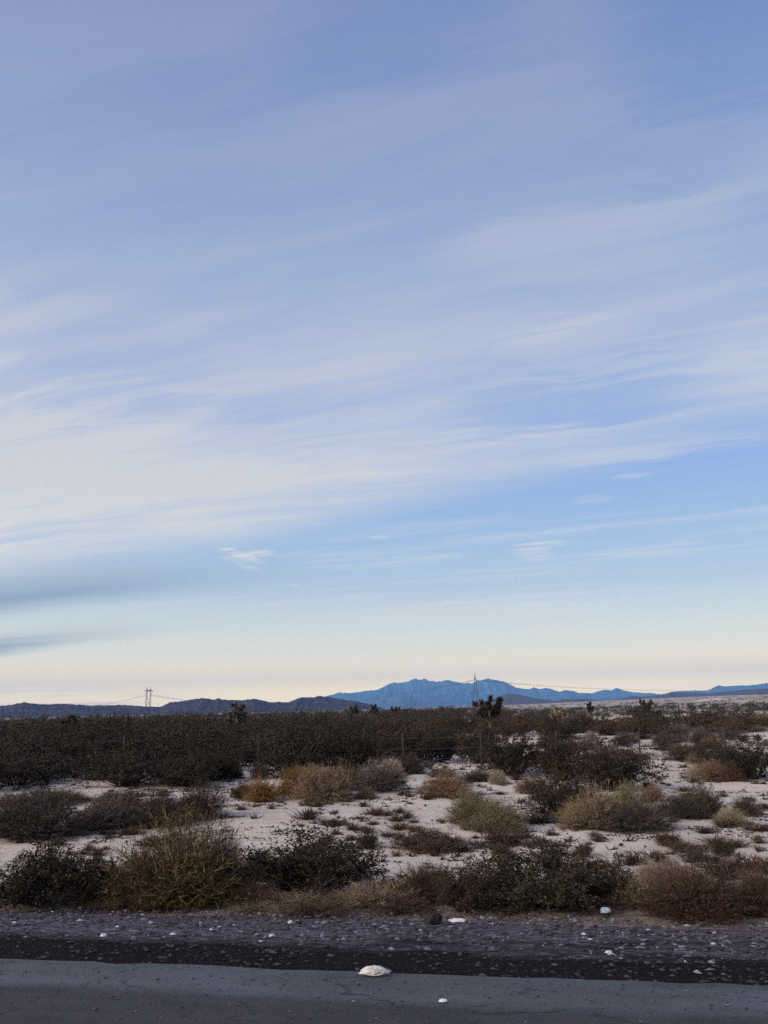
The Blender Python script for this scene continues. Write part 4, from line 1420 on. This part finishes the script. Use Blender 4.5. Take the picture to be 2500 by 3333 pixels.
lump('pale_stone', 1218, 3182, 94, 21, M['pale_stone'], 'white flat stone at the crumbled edge of the asphalt', 'stone', 3, 0.34, 0.9, 0.5, 0.8)
x, y = road_hit(1218, 3180)
bpy.data.objects['pale_stone'].location = (x, y + 0.05, 0.012)
o = lump('paper_scrap', 1443, 3262, 30, 7, M['white'], 'small pale scrap lying on the asphalt', 'scrap', 5, 0.3, 0.8, 0.5)
x, y = road_hit(1443, 3262)
o.location = (x, y, 0.006)
lump('dark_clod', 1412, 3016, 62, 30, M['dark_rock'], 'dark clod of earth on the gravel shoulder', 'clod', 7, 0.3)
lump('paper_scrap', 1490, 3012, 60, 8, M['white'], 'white paper strip on the gravel right of the dark clod', 'scrap', 8, 0.35, 0.7, 0.4)
lump('plastic_bag', 622, 2650, 24, 16, M['blue'], 'pale blue plastic scrap on the sand just above the olive bush', 'scrap', 9, 0.5)
b = lump('litter_scrap', 1250, 2960, 28, 13, M['white'], 'white and red scrap lying at the foot of the tan grass', 'scrap', 11, 0.15, 0.6, 0.5)
r_ = lump('red_print', 1233, 2960, 12, 12, M['red'], None, None, 12, 0.15, 0.6, 0.8)
mw = r_.location - b.location
r_.parent = b
r_.location = mw
r_.rotation_euler = (0, 0, 0)
lump('plastic_bag', 1667, 2705, 12, 8, M['white'], 'tiny white scrap right of the greenish bush pair', 'scrap', 14, 0.5)
lump('plastic_bag', 1874, 2672, 30, 14, M['blue'], 'pale blue bag caught left of the largest tan bush', 'scrap', 15, 0.5)
lump('plastic_bag', 2123, 2786, 26, 8, M['blue'], 'pale blue scrap on the right sand', 'scrap', 16, 0.4)
lump('pale_stone', 1270, 2562, 14, 6, M['pale_stone'], 'white stone in front of the purplish grey bush', 'stone', 17, 0.5, 1.0, 0.7, 0.4)
lump('pale_stone', 945, 3017, 22, 8, M['pale_stone'], 'pale pebble on the upper shoulder, left of the middle', 'stone', 18, 0.5, 1.0, 0.7, 0.4)
lump('pale_stone', 885, 3062, 20, 7, M['pale_stone'], 'pale pebble low on the dark shoulder, left of the middle', 'stone', 19, 0.5, 1.0, 0.7, 0.4)
lump('pale_stone', 335, 3062, 22, 8, M['blue'], 'bluish pebble on the dark shoulder at the left', 'stone', 20, 0.5, 1.0, 0.7, 0.4)
lump('pale_stone', 1985, 3118, 26, 7, M['pale_stone'], 'pale pebble on the dark shoulder at the right', 'stone', 21, 0.5, 1.0, 0.7, 0.4)
lump('plastic_bag', 1975, 2982, 36, 14, M['blue'], 'pale blue scrap at the top of the right shoulder', 'scrap', 22, 0.4)
lump('plastic_bag', 308, 2628, 9, 4, M['white'], 'tiny white scrap in the left thicket', 'scrap', 23, 0.4)

p, dep = hit(1165, 2560)
k = dep / F_PX
br = []
for path in ([(0, 0, 10), (10, 0, 22), (8, 4, 34), (22, 6, 40), (34, 4, 43)], [(10, 0, 22), (-4, -3, 28), (-14, -5, 40)], [(8, 4, 34), (-2, 6, 44), (-4, 6, 52)], [(0, 0, 10), (-16, 4, 14), (-34, 6, 20), (-40, 8, 28)],
             [(0, 0, 10), (24, -4, 14), (40, -4, 24)]):
    P = np.array(path, float) * k
    br.append(tube(P, np.linspace(3.2, 1.3, len(P)) * k * 0.5, 4))
V, Fc = merge(br)
o = link('dead_branch', mesh_from('dead_branch', V, Fc, M['grey_wood']))
o.location = (p[0], p[1] - 0.1, p[2])
tag(o, 'bleached twisted dead branch on the purplish grey bush', 'branch')

# ------------------------------------------------------------------ haze
mh = bpy.data.materials.new('haze')
mh.use_nodes = True
ht = mh.node_tree
ht.nodes.clear()
pv = ht.nodes.new('ShaderNodeVolumePrincipled')
pv.inputs['Color'].default_value = (0.22, 0.53, 1.0, 1)
pv.inputs['Density'].default_value = 1.1 / 12000
ho = ht.nodes.new('ShaderNodeOutputMaterial')
ht.links.new(pv.outputs[0], ho.inputs['Volume'])
B_, z0, z1 = 14300.0, -4.0, 530.0
V = np.array([(sx * B_, sy * B_, z) for z in (z0, z1) for sx, sy in ((-1, -1), (1, -1), (1, 1), (-1, 1))])
Fc = np.array([(3, 2, 1, 0), (4, 5, 6, 7), (0, 1, 5, 4), (1, 2, 6, 5), (2, 3, 7, 6), (3, 0, 4, 7)])
o = tag(link('haze', mesh_from('haze', V, Fc, mh)), 'blue evening haze over the desert plain', 'haze', kind='stuff')
